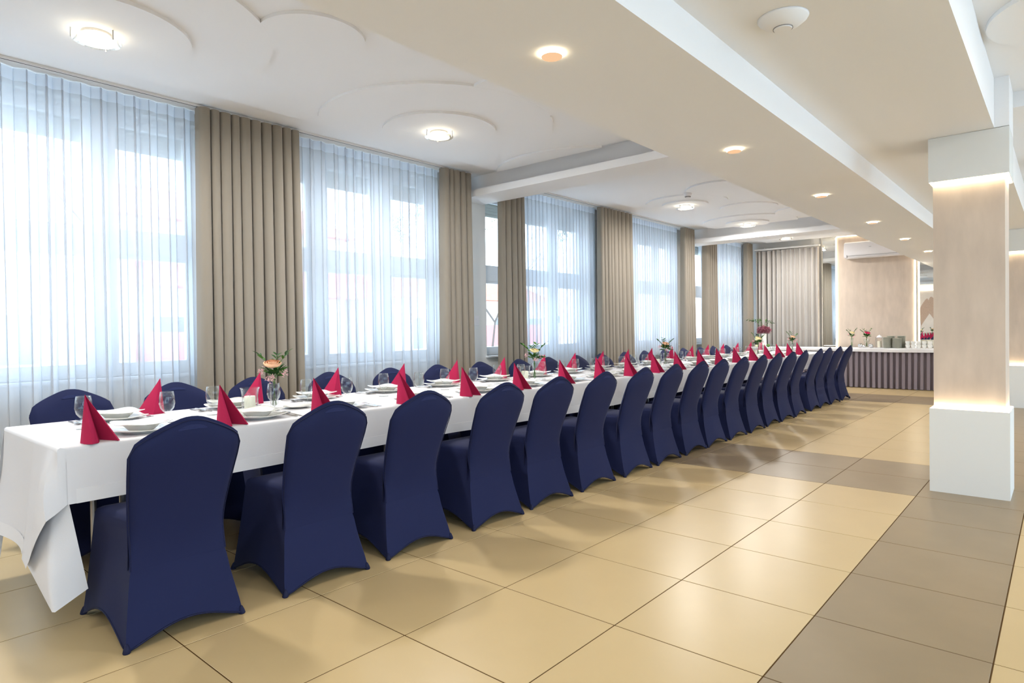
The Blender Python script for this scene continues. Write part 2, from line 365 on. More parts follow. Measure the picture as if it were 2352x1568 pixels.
# ------------------------------------------------------------------ curtains
def drape(name, label, y0, y1, top, folds, mat, amp=0.048, X=-2.82, bottom=0.03, flare=0.02, cat='curtain', group=None, along='y', seg=12, rows=9, tape=None, rnd=0.25):
    rs = random.Random(name+label)
    ph = [0]
    for k in range(folds): ph.append(ph[-1]+1+rs.uniform(-rnd, rnd))
    tot = ph[-1]; A = [amp*(1+rs.uniform(-0.25, 0.2)) for k in range(folds+2)]; sk = [rs.uniform(-1, 1) for k in range(folds+2)]
    def f(u, v):
        s = u*folds; k = int(min(s, folds-1e-6)); fr = s-k
        pos = (ph[k]+(ph[k+1]-ph[k])*fr)/tot
        lo = 1-v      # 0 at the top
        c = (2*abs(sin(PI*fr))**0.5-1 if along == 'y' else max(-1, min(1, 1.9*sin(2*PI*fr)))) if tape is None else sin(2*PI*fr+0.35*sk[k]*lo)
        am = (A[k]*(1-fr)+A[k+1]*fr)*(0.75+0.35*lo)
        w = (y1-y0)/folds
        pp = y0+(y1-y0)*pos + ((0.13*w*sin(2*PI*fr)*-1 if along == 'y' else 0.16*w*sin(4*PI*fr)) if tape is None else 0.144*w*sin(4*PI*fr)) + flare*(pos-0.5)*2*lo + 0.012*sk[k]*lo*lo
        z = bottom+(top-bottom)*v
        return (X+c*am, pp, z) if along == 'y' else (pp, X+c*am, z)
    if tape is None:
        o = mk(name, grid(folds*seg, rows, f), mat, smooth=True, normals=False)
        return tag(o, label, cat, group)
    root = thing(name, label, cat, (0, 0, 0), 0, group)
    o = mk('fabric', grid(folds*seg, rows, lambda u, v: f(u, v*tape)), mat, root, smooth=True, normals=False)
    h = mk('heading_tape', grid(folds*seg, 2, lambda u, v: f(u, tape+(1-tape)*v)), MT['tape'], root, smooth=True, normals=False)
    return root
SH = [(-4.9, -1.4, 'white voile sheer curtain nearest the front wall'), (-1.36, 1.285, 'white voile sheer curtain left of the widest taupe drape, at the near end'),
      (2.18, 4.02, 'white voile sheer curtain between the widest taupe drape and the one before the beam'), (5.36, 7.30, 'white voile sheer curtain just past the first crossing beam'),
      (8.2, 10.08, 'white voile sheer curtain before the second crossing beam'), (11.5, 13.24, 'white voile sheer curtain beside the far corner')]
for a, b, lb in SH:
    drape('sheer_curtain', lb, a, b, 3.075, max(6, int((b-a)/(0.118 if a < 5 else 0.085))), MT['sheer'], amp=0.033, X=-2.90, flare=0.0, group='white sheers along the windows', tape=0.972, rnd=0.3)
DR = [(1.26, 2.17, 10, 'widest taupe velvet drape in ten folds between the two nearest sheers'), (3.98, 4.43, 5, 'narrow taupe velvet drape just before the first crossing beam and light switch'),
      (4.965, 5.42, 5, 'taupe velvet drape just past the first crossing beam beside the bare window gap'), (7.24, 8.19, 9, 'wide taupe velvet drape midway along the window wall'),
      (10.065, 10.5, 5, 'narrow taupe velvet drape just before the second crossing beam'), (11.02, 11.55, 6, 'taupe velvet drape just past the second crossing beam'),
      (13.18, 13.5, 4, 'narrowest taupe velvet drape in the far window corner')]
for a, b, n, lb in DR:
    top = 3.075
    drape('velvet_curtain', lb, a, b, top, n, MT['drape'], amp=0.062, X=-2.775, group='taupe drapes along the windows')
drape('back_wall_curtain', 'pale taupe curtain across the back wall under a white rail', -2.66, -1.33, 2.89, 13, MT['drape2'], amp=0.068, X=13.48, along='x', flare=0.0)
for a, b, w in ((-5.9, -2.25, 'behind the camera'), (-1.7, 4.47, 'over the two nearest windows'), (4.94, 10.53, 'over the middle windows'), (11.0, 13.6, 'over the farthest window')):
    r = thing('curtain_rail', 'white ceiling curtain rail '+w, 'rail', (-2.85, a, 3.10), 0, 'ceiling rails')
    mk('track', boxes((-0.07, 0.07, 0, b-a, -0.018, -0.001)), MT['rail'], r)
    mk('slot', boxes((0.052, 0.058, 0, b-a, -0.0195, -0.017)), MT['black'], r)
r = thing('curtain_rail', 'white wall rail above the back wall curtain', 'rail', (-2.68, 13.42, 2.905), 0, 'ceiling rails')
mk('track', bevbox(0, 1.37, 0, 0.12, 0, 0.035, 0.006, 1), MT['rail'], r)
for x in (0.2, 1.2): mk('bracket', boxes((x, x+0.02, 0.05, 0.24, 0.03, 0.06)), MT['rail'], r)

# ------------------------------------------------------------------ pillars with light strips
def pillar(x0, y0, label):
    w, d = 0.465, 0.45
    r = thing('pillar', label, 'pillar', (x0, y0, 0), 0, 'lit square pillars')
    g = 0.025
    mk('base_block', boxes((0, w, 0, d, 0, 0.585), (0, w, 0, 0.004, 0.585, 0.605), (0, w, d-0.004, d, 0.585, 0.605), (0, 0.004, 0.004, d-0.004, 0.585, 0.605), (w-0.004, w, 0.004, d-0.004, 0.585, 0.605)), MT['pillar_white'], r)
    mk('shaft', boxes((g, w-g, g, d-g, 0.58, 2.27)), MT['stucco'], r)
    mk('cap_block', boxes((0, w, 0, d, 2.265, 2.558), (0, w, 0, 0.004, 2.243, 2.265), (0, w, d-0.004, d, 2.243, 2.265), (0, 0.004, 0.004, d-0.004, 2.243, 2.265), (w-0.004, w, 0.004, d-0.004, 2.243, 2.265)), MT['pillar_white'], r)
    for z0, z1 in ((0.586, 0.598), (2.25, 2.264)):
        mk('light_strip', boxes((0.006, w-0.006, 0.006, 0.016, z0, z1), (0.006, w-0.006, d-0.016, d-0.006, z0, z1), (0.006, 0.016, 0.016, d-0.016, z0, z1), (w-0.016, w-0.006, 0.016, d-0.016, z0, z1)), MT['led'], r)
    return r
pillar(1.851, 4.48, 'nearer square pillar with white base, beige stucco shaft and glowing light strips')
pillar(1.851, 10.58, 'farther square pillar at the right edge, mostly hidden by the nearer one')

# ------------------------------------------------------------------ back wall: mirror, stucco panel, air conditioner
r = thing('wall_mirror', 'large mirror covering the back wall behind the stucco panel', 'mirror', (-1.30, 13.655, 0.0))
mk('mirror_glass', boxes((0, 4.6, -0.03, -0.004, 0.5, 3.07)), MT['mirror'], r)
mk('mirror_trim', boxes((-0.015, 0.0, -0.035, -0.004, 0.5, 3.07)), MT['rail'], r)
r = thing('stucco_panel', 'beige stucco wall panel with glowing edges behind the buffet', 'panel', (-0.968, 13.40, 0))
PW = 0.417+0.968
mk('panel_board', boxes((0.0, PW, 0, 0.22, 0.02, 3.04)), MT['stucco'], r)
mk('light_strip', boxes((-0.016, -0.002, -0.02, 0.04, 0.6, 3.03)), MT['led_hot'], r)
mk('light_strip', boxes((PW+0.002, PW+0.016, -0.02, 0.04, 0.6, 3.03)), MT['led_hot'], r)
mk('light_strip', boxes((0, PW, -0.016, 0.02, 3.042, 3.05)), MT['led_hot'], r)
r = thing('air_conditioner', 'white wall air conditioner at the top of the stucco panel', 'air conditioner', (-0.78, 13.395, 2.565))
def acf(u, v):
    a = [(0, 0.0), (-0.17, 0.0), (-0.215, 0.05), (-0.22, 0.12), (-0.20, 0.30), (-0.17, 0.325), (0, 0.325)]
    return a
bm = bmesh.new(); prof = [(-0.002, 0.0), (-0.16, 0.0), (-0.205, 0.02), (-0.222, 0.07), (-0.215, 0.24), (-0.20, 0.305), (-0.17, 0.325), (-0.002, 0.325)]
A = [bm.verts.new((0, y, z)) for y, z in prof]; B = [bm.verts.new((1.05, y, z)) for y, z in prof]
bm.faces.new(A); bm.faces.new(B[::-1])
for i in range(len(prof)): j = (i+1) % len(prof); bm.faces.new((A[i], B[i], B[j], A[j]))
bmesh.ops.bevel(bm, geom=[e for e in bm.edges if abs(e.verts[0].co.x-e.verts[1].co.x) < 1e-6], offset=0.012, segments=2, affect='EDGES')
mk('casing', bm, MT['ac'], r, smooth=0.6)
mk('air_flap', bevbox(0.06, 0.98, -0.212, -0.19, 0.006, 0.016, 0.003, 1), MT['ac'], r)
mk('outlet_gap', boxes((0.06, 0.98, -0.222, -0.212, 0.042, 0.047), (0.055, 0.06, -0.222, -0.20, 0.015, 0.07)), MT['ac_dark'], r)
mk('badge', boxes((0.46, 0.50, -0.223, -0.217, 0.20, 0.206)), MT['ac_dark'], r)

# mural wall piece at the near end (seen in the mirror)
r = thing('mural_panel', 'pale panel with drawn brown leaves and glowing edge, seen in the mirror', 'mural', (-2.55, -5.95, 0))
mk('mural_board', poly_prism([(0, 0), (2.6, 0), (2.6, 0.06), (0, 0.06)], 0.3, 2.75), MT['mural'], r)
mk('light_strip', boxes((-0.02, 0.0, 0.0, 0.09, 0.3, 2.77), (-0.02, 2.6, 0.0, 0.09, 2.75, 2.77)), MT['led_hot'], r)
for k, (cx, cz, h, w, a) in enumerate([(0.35, 1.75, 1.25, 0.24, 0.12), (0.72, 1.85, 1.2, 0.26, -0.1), (1.05, 1.6, 1.15, 0.25, 0.16), (1.5, 1.75, 1.2, 0.27, -0.15), (1.95, 1.55, 1.1, 0.25, 0.1), (2.3, 1.8, 1.0, 0.2, 0.05)]):
    pts = []
    for q in range(24):
        tt = q/24*2*PI; yy = cos(tt); ww = sin(tt)*(1-0.45*abs(yy))*(1.0 if yy > 0 else (1+yy)**0.5)
        pts.append((cx+ww*w+a*yy, cz+yy*h/2))
    bm = bmesh.new(); a1 = [bm.verts.new((x, 0.0655-0.0004*k, z)) for x, z in pts]; bm.faces.new(a1)
    res = bmesh.ops.extrude_face_region(bm, geom=list(bm.faces)); bmesh.ops.translate(bm, verts=[v for v in res['geom'] if isinstance(v, bmesh.types.BMVert)], vec=(0, -0.004, 0))
    mk('drawn_leaf', bm, MT['leafprint'], r)
    mk('drawn_stem', tube([(cx-a, 0.064, cz-h/2+0.02), (cx-a*1.5, 0.064, cz-h/2-0.25), (cx-a*0.8, 0.064, 0.35)], 0.006, 4), MT['leafprint'], r)

# ------------------------------------------------------------------ ceiling fittings
def lamp(x, y, zc, label, power):
    r = thing('ceiling_lamp', label, 'lamp', (x, y, zc), 0, 'round glass ceiling lamps')
    mk('mounting_plate', lathe([(0, -0.012), (0.075, -0.012), (0.08, -0.001), (0, -0.001)], 24), MT['rail'], r, smooth=0.6)
    mk('bulb', lathe([(0, -0.040), (0.04, -0.038), (0.06, -0.028), (0.062, -0.016), (0, -0.014)], 20), MT['bulb'], r, smooth=True)
    mk('glass_disc', lathe([(0.098, -0.050), (0.128, -0.047), (0.130, -0.044), (0.128, -0.042), (0.098, -0.045), (0.098, -0.050)], 36), MT['frost'], r, smooth=0.6)
    mk('frosted_centre', lathe([(0, -0.052), (0.06, -0.0515), (0.098, -0.050), (0.098, -0.045), (0, -0.046)], 36), MT['frost_lit'], r, smooth=0.6)
    for k in range(3):
        a = 2*PI*k/3+0.4; mk('clip', tube([(0.128*cos(a), 0.128*sin(a), -0.001), (0.128*cos(a), 0.128*sin(a), -0.056)], 0.0045, 8), MT['metal'], r)
    d = bpy.data.lights.new('lamp_light', 'AREA'); d.shape = 'DISK'; d.size = 0.2; d.energy = power; d.color = (1.0, 0.97, 0.93)
    o = bpy.data.objects.new('lamp_light', d); COL.objects.link(o); o.parent = r; o.location = (0, 0, -0.062)
    return r
LS = [(-1.75, 0.25, 3.008, 'nearest round glass ceiling lamp, top left above the near table end'), (-1.67, 2.92, 3.008, 'second round glass ceiling lamp, on the stepped disc before the first beam'),
      (-1.62, 7.76, 3.008, 'round glass ceiling lamp beside the smoke detector'), (-1.58, 10.1, 3.008, 'round glass ceiling lamp just before the second beam'), (-1.66, 12.4, 3.02, 'farthest round glass ceiling lamp, before the back wall curtain')]
for x, y, z, lb in LS: lamp(x, y, z, lb, LAMP_W)
for x, y, w in ((3.6, 3.0, 'right bay past the pillar'), (4.6, 7.6, 'right bay, middle'), (4.6, 11.6, 'right bay, far end'), (4.6, -1.6, 'right bay, near end')):  # lamps out of view, added as fill light from the right bays
    lamp(x, y, 2.876 if y == 3.0 else 2.90, 'added unseen round fill lamp in the '+w, LAMP_W*(0.45 if y == 3.0 else 0.9))
lamp(-1.7, -3.6, 3.10, 'added unseen round fill lamp behind the near table end', LAMP_W)  # one more unseen lamp, added as fill behind the camera
for k, y in enumerate((-4.85, -2.85, -0.85, 1.159, 3.14, 5.14, 7.17, 9.1, 11.1)):
    r = thing('downlight', ('recessed downlight in the long beam, %s from the near end' % ORD[k-3]) if k > 2 else 'recessed downlight in the long beam, %s behind the viewer' % ORD[2-k], 'downlight', (0.952, y, 2.389), 0, 'downlights in the long beam')
    mk('glow_ring', lathe([(0.034, -0.011), (0.050, -0.010), (0.052, -0.0005), (0.034, -0.0005), (0.034, -0.011)], 28), MT['ring'], r)
    mk('cap_disc', lathe([(0, -0.020), (0.043, -0.019), (0.045, -0.0155), (0.02, -0.0125), (0.02, -0.011), (0, -0.011)], 28), MT['disc'], r, smooth=0.6)
    d = bpy.data.lights.new('downlight_light', 'SPOT'); d.energy = DOWN_W*4; d.color = (1.0, 0.95, 0.88); d.spot_size = 2.6; d.spot_blend = 1.0; d.shadow_soft_size = 0.04
    o = bpy.data.objects.new('downlight_light', d); COL.objects.link(o); o.parent = r; o.location = (0, 0, -0.03)
r = thing('air_vent', 'round cream ceiling vent in the panel above the aisle', 'vent', (1.67, 1.88, 2.56))
mk('vent_dish', lathe([(0, -0.045), (0.045, -0.044), (0.075, -0.030), (0.100, -0.010), (0.105, -0.001), (0, -0.001)], 40), MT['ceil'], r, smooth=True)
mk('vent_gap', lathe([(0.038, -0.047), (0.041, -0.0475), (0.041, -0.040), (0.038, -0.040), (0.038, -0.047)], 36), MT['ac_dark'], r)
mk('vent_cap', lathe([(0, -0.052), (0.036, -0.051), (0.038, -0.046), (0, -0.040)], 36), MT['ceil'], r, smooth=0.6)
r = thing('smoke_detector', 'small round white smoke detector on the ceiling between beams', 'smoke detector', (-1.26, 7.1, 3.03))
mk('base', lathe([(0, -0.02), (0.052, -0.02), (0.055, -0.001), (0, -0.001)], 24), MT['ac'], r, smooth=0.6)
mk('sensor_head', lathe([(0, -0.055), (0.03, -0.053), (0.042, -0.035), (0.044, -0.02), (0, -0.02)], 24), MT['ac'], r, smooth=0.6)
mk('sensor_slot', lathe([(0.032, -0.0525), (0.0415, -0.040), (0.043, -0.040), (0.034, -0.0535), (0.032, -0.0525)], 12), MT['ac_dark'], r)
r = thing('light_switch', 'white light switch on the white pier past the narrow drape', 'switch', (-3.05, 4.79, 1.33))
mk('switch_plate', bevbox(0.0005, 0.009, -0.042, 0.042, -0.06, 0.06, 0.003, 2), MT['ac'], r)
mk('rocker', bevbox(0.008, 0.013, -0.025, 0.025, -0.03, 0.03, 0.002, 1), MT['ac'], r)

# ------------------------------------------------------------------ banquet table
TZ = 0.755; XR, XL, Y0, Y1 = -0.51, -1.46, -0.28, 11.0
for k in range(6):
    ya = Y0+0.015+k*1.877; L = 1.86
    r = thing('banquet_table', 'folding banquet table under the white cloth, %s from the near end' % ORD[k], 'table', ((XR+XL)/2, ya, 0), 0, 'tables under the long cloth')
    mk('table_top', boxes((-0.465, 0.465, 0, L, 0.715, 0.748)), MT['board'], r)
    for sx in (-1, 1):
        for yy in (0.30, L-0.30):
            mk('leg', tube([(sx*0.22, yy, 0.0), (sx*0.22, yy, 0.716)], 0.015, 10), MT['metal'], r)
    for yy in (0.30, L-0.30): mk('leg_brace', tube([(-0.22, yy, 0.12), (0.22, yy, 0.12)], 0.01, 8), MT['metal'], r)
cl = thing('tablecloth', 'long white linen tablecloth covering the whole banquet table', 'tablecloth', (0, 0, 0))
def wav(y, s): return 0.008*sin(y*2.3+s)+0.006*sin(y*5.1+2*s)+0.004*sin(y*11+s)
bm = bmesh.new(); NY = 150
prof_r = [(XR-0.03, TZ), (XR-0.012, TZ-0.001), (XR-0.003, TZ-0.006), (XR, TZ-0.018), (XR+0.006, TZ-0.08), (XR+0.010, TZ-0.15), (XR+0.012, TZ-0.232)]
def sect(y, fade=1.0):
    out = []
    for q, (x, z) in enumerate(prof_r[::-1]):
        k = max(0, (TZ-0.02-z)/0.21); out.append(((XL+XR)-(x+wav(y, 5)*k*fade), z+k*0.010*sin(y*1.7+2)))
    for x in (XL+0.15, (XL+XR)/2, XR-0.15): out.append((x, TZ))
    for q, (x, z) in enumerate(prof_r):
        k = max(0, (TZ-0.02-z)/0.21); out.append((x+wav(y, 1)*k*fade, z+k*0.010*sin(y*1.3)))
    return out
rows = []
for j in range(NY+1):
    y = Y0+0.03+(Y1-Y0-0.06)*j/NY
    rows.append([bm.verts.new((x, y, z)) for x, z in sect(y)])
for A, B in zip(rows, rows[1:]):
    for q in range(len(A)-1): bm.faces.new((A[q], A[q+1], B[q+1], B[q]))
# near end panel hanging down, with the corners
ends = [(Y0+0.012, -0.001), (Y0+0.003, -0.006), (Y0, -0.018)]
prev = rows[0]; n = len(prev); i0, i1 = 6, n-7      # indices of the top edge corners
for y, dz in ends:
    cur = [bm.verts.new((v.co.x, y, TZ+dz)) for v in prev[i0-2:i1+3]] if len(prev) == n else [bm.verts.new((v.co.x, y, TZ+dz)) for v in prev]
    src = prev[i0-2:i1+3] if len(prev) == n else prev
    for q in range(len(src)-1): bm.faces.new((src[q], src[q+1], cur[q+1], cur[q]))
    prev = cur
    if dz < -0.01:
        for a, b, x in ((i1+2, i1+3, XR-0.0005), (i0-2, i0-3, XL+0.0005)):
            e = [L_[0 if x < -1 else -1] for L_ in EL]+[cur[0 if x < -1 else -1]]
            bm.faces.new([rows[0][a]]+e+[bm.verts.new((x, Y0+0.001, TZ-0.0185)), rows[0][b]])
    else: EL = (EL if dz < -0.003 else [])+[cur]
NX = 46
def endz(u):   # hem height across the end, u 0 (window side) .. 1 (aisle side)
    return 0.262+0.01*sin(u*7)
def endf(u, v):
    x = XL+(XR-XL)*u; h = TZ-0.018; z = h+(endz(u)-h)*v
    y = Y0-0.055*v*v-0.02*v*sin(u*9+0.5)*v
    return (x, y, z)
grid(NX, 14, lambda u, v: endf(u*0.62+0.0, v), bm)
# aisle-side corner: a cone of cloth whose tip nearly reaches the floor
xa = XL+(XR-XL)*0.62
def cone(u, v):
    top = Vector((xa+(XR-xa)*min(1, u/0.94), Y0+0.03*max(0, (u-0.94)/0.06), TZ-0.018))
    P = [Vector((xa, Y0-0.055-0.02*sin(0.62*9+0.5), endz(0.62))), Vector((-0.775, Y0-0.072, 0.262)), Vector((-0.66, Y0-0.08, 0.25)), Vector((-0.58, Y0-0.065, 0.33)), Vector((XR+0.02, Y0-0.03, 0.47)), Vector((XR+0.012, Y0+0.032, 0.523))]
    s = u*5; k = int(min(s, 4.999)); f = s-k; b = P[k].lerp(P[k+1], f)
    q = top.lerp(b, v)
    # the ridge swells outwards below the corner
    rg = math.exp(-((u-0.72)/0.2)**2)*0.035*sin(PI*min(1, v*1.0)*0.8)*min(1, (1-u)/0.2)
    q.y -= rg; q.x += 0.3*rg
    return q
grid(30, 14, cone, bm)
def flap(u, v):   # the turned-back corner hanging behind the fold
    a = Vector((-0.73, Y0-0.03, 0.38)).lerp(Vector((XR+0.006, Y0+0.02, 0.62)), u)
    b = Vector((-0.72, Y0-0.066, 0.25)).lerp(Vector((-0.49, Y0-0.03, 0.092)), min(1, u*1.45)) if u < 0.69 else Vector((-0.49, Y0-0.03, 0.092)).lerp(Vector((-0.492, Y0+0.095, 0.155)), (u-0.69)/0.31)
    q = a.lerp(b, v); q.y -= 0.02*sin(PI*v)*sin(PI*u); return q
grid(24, 10, flap, bm)
# window-side corner, simpler
def cone2(u, v):
    top = Vector((XL+0.0*u, Y0+0.03*u, TZ-0.018)); P = [Vector((XL, Y0-0.055, 0.262)), Vector((XL-0.05, Y0-0.10, 0.17)), Vector((XL-0.03, Y0-0.02, 0.09)), Vector((XL-0.012, Y0+0.032, 0.523))]
    s = u*3; k = int(min(s, 2.999)); b = P[k].lerp(P[k+1], s-k); return top.lerp(b, v)
grid(12, 10, cone2, bm)
# far end panel
pe = rows[-1][i0-2:i1+3]
grid(20, 5, lambda u, v: (XL+(XR-XL)*u, Y1-0.03+0.03*min(1, v*8), TZ-0.004-0.26*v), bm)
mk('cloth_sheet', bm, MT['cloth'], cl, smooth=0.9, doubles=0.0008)
for sgn in (1, -1):
    bm = bmesh.new(); rr = []
    for j in range(NY+1):
        y = Y0+0.06+(Y1-Y0-0.09)*j/NY
        s = sect(y); (xa1, za1), (xb1, zb1) = (s[-1], s[-2]) if sgn == 1 else (s[0], s[1])
        k = 0.058/(zb1-za1)
        rr.append([bm.verts.new((xa1+sgn*0.0022, y, za1-0.0005)), bm.verts.new((xa1+(xb1-xa1)*k+sgn*0.0022, y, za1+0.058)), bm.verts.new((xa1+(xb1-xa1)*k+sgn*0.0002, y, za1+0.0585))])
    for A, B in zip(rr, rr[1:]):
        for q in range(2): bm.faces.new((A[q], A[q+1], B[q+1], B[q]))
    mk('hem', bm, MT['hem'], cl)
bm = grid(NX, 1, lambda u, v: tuple(Vector(endf(u*0.62, 0.885+0.117*v))+Vector((0, -0.002, 0))))
mk('hem', bm, MT['hem'], cl)

# ------------------------------------------------------------------ chairs
XR_T = [(0.0, 0.0), (0.05, 0.016), (0.12, 0.036), (0.20, 0.057), (0.28, 0.070), (0.36, 0.073), (0.44, 0.064), (0.54, 0.036), (0.64, 0.0), (0.74, -0.040), (0.82, -0.066), (0.89, -0.085)]
WR_T = [(0.0, 0.228), (0.06, 0.222), (0.12, 0.212), (0.20, 0.199), (0.28, 0.189), (0.35, 0.185), (0.42, 0.186), (0.52, 0.194), (0.62, 0.204), (0.72, 0.213), (0.79, 0.217), (0.9, 0.217)]
def smooth_tab(tab, x):
    # Catmull-Rom through the table
    n = len(tab)
    for i in range(n-1):
        if x <= tab[i+1][0] or i == n-2:
            x0, y0 = tab[i]; x1, y1 = tab[i+1]; h = x1-x0; tt = min(1, max(0, (x-x0)/h))
            m0 = (tab[i+1][1]-tab[i-1][1])/(tab[i+1][0]-tab[i-1][0]) if i > 0 else (y1-y0)/h
            m1 = (tab[i+2][1]-tab[i][1])/(tab[i+2][0]-tab[i][0]) if i < n-2 else (y1-y0)/h
            a = tt*tt*tt; b = tt*tt
            return (2*a-3*b+1)*y0+(a-2*b+tt)*h*m0+(-2*a+3*b)*y1+(a-b)*h*m1
def xr(z): return smooth_tab(XR_T, z)
def wr(z): return smooth_tab(WR_T, z)
CROWN = [(0, 0.889), (0.12, 0.887), (0.25, 0.879), (0.48, 0.857), (0.63, 0.840), (0.77, 0.822), (0.88, 0.804), (0.95, 0.784), (1.0, 0.745)]
def crown(u): return smooth_tab(CROWN, abs(u))
SZ = 0.465
def make_chair(label):
    r = thing('banquet_chair', label, 'chair', (0, 0, 0), 0, 'navy covered banquet chairs')
    # skirt: a closed loft from the arched hem to the seat edge
    xf = lambda z: 0.545-0.125*(z/SZ)**0.8; wf = lambda z: 0.226-0.02*(z/SZ)
    NS = 12
    def ring(z, lev):
        pts = []; fade = 1-lev
        kk = min(1, max(0, (z-0.27)/0.10)); x0, x1, w0, w1 = xr(z)+0.014*kk, xf(z), wr(z)*(1-0.10*kk), wf(z)
        def add(x, y, s, a): pts.append((x, y, z+a*(sin(PI*s)**1.25 if 0 < s < 1 else 0)*fade**1.6))
        for k in range(NS): s = k/NS; add(x0, -w0+2*w0*s, s, 0.060)
        for k in range(NS): s = k/NS; add(x0+(x1-x0)*s, (w0+(w1-w0)*s)-0.018*sin(PI*s)*(1-abs(2*lev-1)**2), s, 0.085)
        for k in range(NS): s = k/NS; add(x1, w1-2*w1*s, s, 0.07)
        for k in range(NS): s = k/NS; add(x1+(x0-x1)*s, -(w1+(w0-w1)*s)+0.018*sin(PI*s)*(1-abs(2*lev-1)**2), s, 0.085)
        return pts
    bm = bmesh.new(); levs = [0, 0.012, 0.06, 0.13, 0.22, 0.32, 0.43, 0.55, 0.67, 0.79, 0.9, 1.0]
    R = [[bm.verts.new(q) for q in ring(0.004+(SZ-0.004)*l, l)] for l in levs]
    N = 4*NS
    for A, B in zip(R, R[1:]):
        for k in range(N): bm.faces.new((A[k], A[(k+1) % N], B[(k+1) % N], B[k]))
    hem_pts = [Vector(q) for q in ring(0.006, 0)]
    # seat: rounded over, slightly domed
    top = R[-1]; c = Vector((0.23, 0, 0))
    for s, dz in ((0.965, 0.014), (0.88, 0.024), (0.6, 0.031), (0.3, 0.034)):
        cur = [bm.verts.new((c.x+(v.co.x-c.x)*s, v.co.y*s, SZ+dz)) for v in R[-1]]
        for k in range(N): bm.faces.new((top[k], top[(k+1) % N], cur[(k+1) % N], cur[k]))
        top = cur
    bm.faces.new(top)
    mk('seat_skirt', bm, MT['navy'], r, smooth=0.75)
    hb = tube(hem_pts+hem_pts[:1], 0.0042, 5, cap=False)
    mk('hem', hb, MT['navy_foot'], r, smooth=True)
    # backrest: front and rear skins joined by a rounded edge
    bm = bmesh.new(); NU, NV = 20, 16; zb = 0.285
    def bp(u, v, side):
        zt = crown(u); z = zb+(zt-zb)*v
        w = wr(z)
        y = u*w
        e = (1-min(1, abs(u))**8)**0.5*(1-max(0, v)**14)**0.5
        mid = xr(z)+0.026
        k = min(1, max(0, (z-0.31)/0.15)); k = k*k*(3-2*k)
        bow = 0.012*(1-u*u)*k
        if side: return (mid-bow+0.026*e, y*(1+0.012*k), z)
        return (mid-bow-0.026*(1-(1-e)*k)-0.0006, y*(1+0.012*k)+0.001*u, z)
    F = [[bm.verts.new(bp(-1+2*i/NU, j/NV, 1)) for j in range(NV+1)] for i in range(NU+1)]
    Bk = [[bm.verts.new(bp(-1+2*i/NU, j/NV, 0)) for j in range(NV+1)] for i in range(NU+1)]
    for i in range(NU):
        for j in range(NV):
            bm.faces.new((F[i][j], F[i+1][j], F[i+1][j+1], F[i][j+1])); bm.faces.new((Bk[i][j], Bk[i][j+1], Bk[i+1][j+1], Bk[i+1][j]))
    bmesh.ops.remove_doubles(bm, verts=bm.verts, dist=0.0006)
    b = mk('backrest', bm, MT['navy'], r, smooth=True)
    pts = []
    for k in range(9): pts.append((-1, k/9))
    for k in range(25): pts.append((-1+2*k/24, 1))
    for k in range(9): pts.append((1, 1-(k+1)/9))
    mk('piping', tube([Vector(bp(u*0.975, v*0.985 if v < 1 else 0.975, 0))+Vector((0.001, 0, 0)) for u, v in pts], 0.0022, 5), MT['navy_foot'], b, smooth=True)
    # thin fabric over the handle hole, both faces
    for side in (0, 1):
        bm = bmesh.new(); lo = []
        for k in range(18):
            a = 2*PI*k/18; yy = 0.056*cos(a); dz = 0.0095*sin(a)
            z = 0.848-abs(cos(a))**2*0.010+dz; u = yy/wr(z); v = (z-zb)/(crown(u)-zb)
            q = Vector(bp(u, v, side)); q.x += (0.0016 if side else -0.0016); lo.append(bm.verts.new(q))
        bm.faces.new(lo)
        mk('handle_opening', bm, MT['navy_hole'], r)
    for sx, sy in ((0, -1), (0, 1), (1, -1), (1, 1)):
        X = 0.010 if sx == 0 else 0.535; Y = sy*(0.220 if sx == 0 else 0.218); d = -1 if sx == 0 else 1
        bm = lathe([(0, 0), (0.011, 0.0), (0.014, 0.004), (0.012, 0.016), (0.006, 0.032), (0, 0.037)], 12)
        for v in bm.verts: v.co.x *= 1.0; v.co.x += X+d*0.004*(1-v.co.z/0.06); v.co.y = v.co.y*1.05+Y+sy*0.005*(1-v.co.z/0.06)
        mk('foot_pocket', bm, MT['navy_foot'], r, smooth=True)
    return r
RCY = [0.057, 0.712, 1.308, 1.944, 2.511, 3.103, 3.70, 4.254, 4.82, 5.32, 5.861, 6.432, 7.00, 7.515, 8.062, 8.766, 9.251, 9.789, 10.40]
LCY = [0.129, 0.726, 1.276, 1.91, 2.535, 3.103, 3.691, 4.313, 4.845, 5.406, 5.951, 6.534, 7.082, 7.70, 8.321, 8.908, 9.45, 10.0]
ch = None
for side, ys_, X, rz in (('aisle side', RCY, -0.10, PI), ('window side', LCY, -1.87, 0)):
    rs = random.Random(side)
    for k, y in enumerate(ys_):
        lb = 'navy stretch-covered chair, %s from the near end on the %s of the table' % (ORD[k], side)
        if k == len(ys_)-1: lb = 'navy stretch-covered chair, last at the far end on the %s of the table' % side
        jit = rs.uniform(-0.03, 0.03) if k else 0.0
        x = X+rs.uniform(-0.008, 0.008)
        if ch is None: ch = make_chair(lb); ch.location = (x, y, 0); ch.rotation_euler = (0, 0, rz+jit)
        else: dup(ch, (x, y, 0), rz+jit, lb)

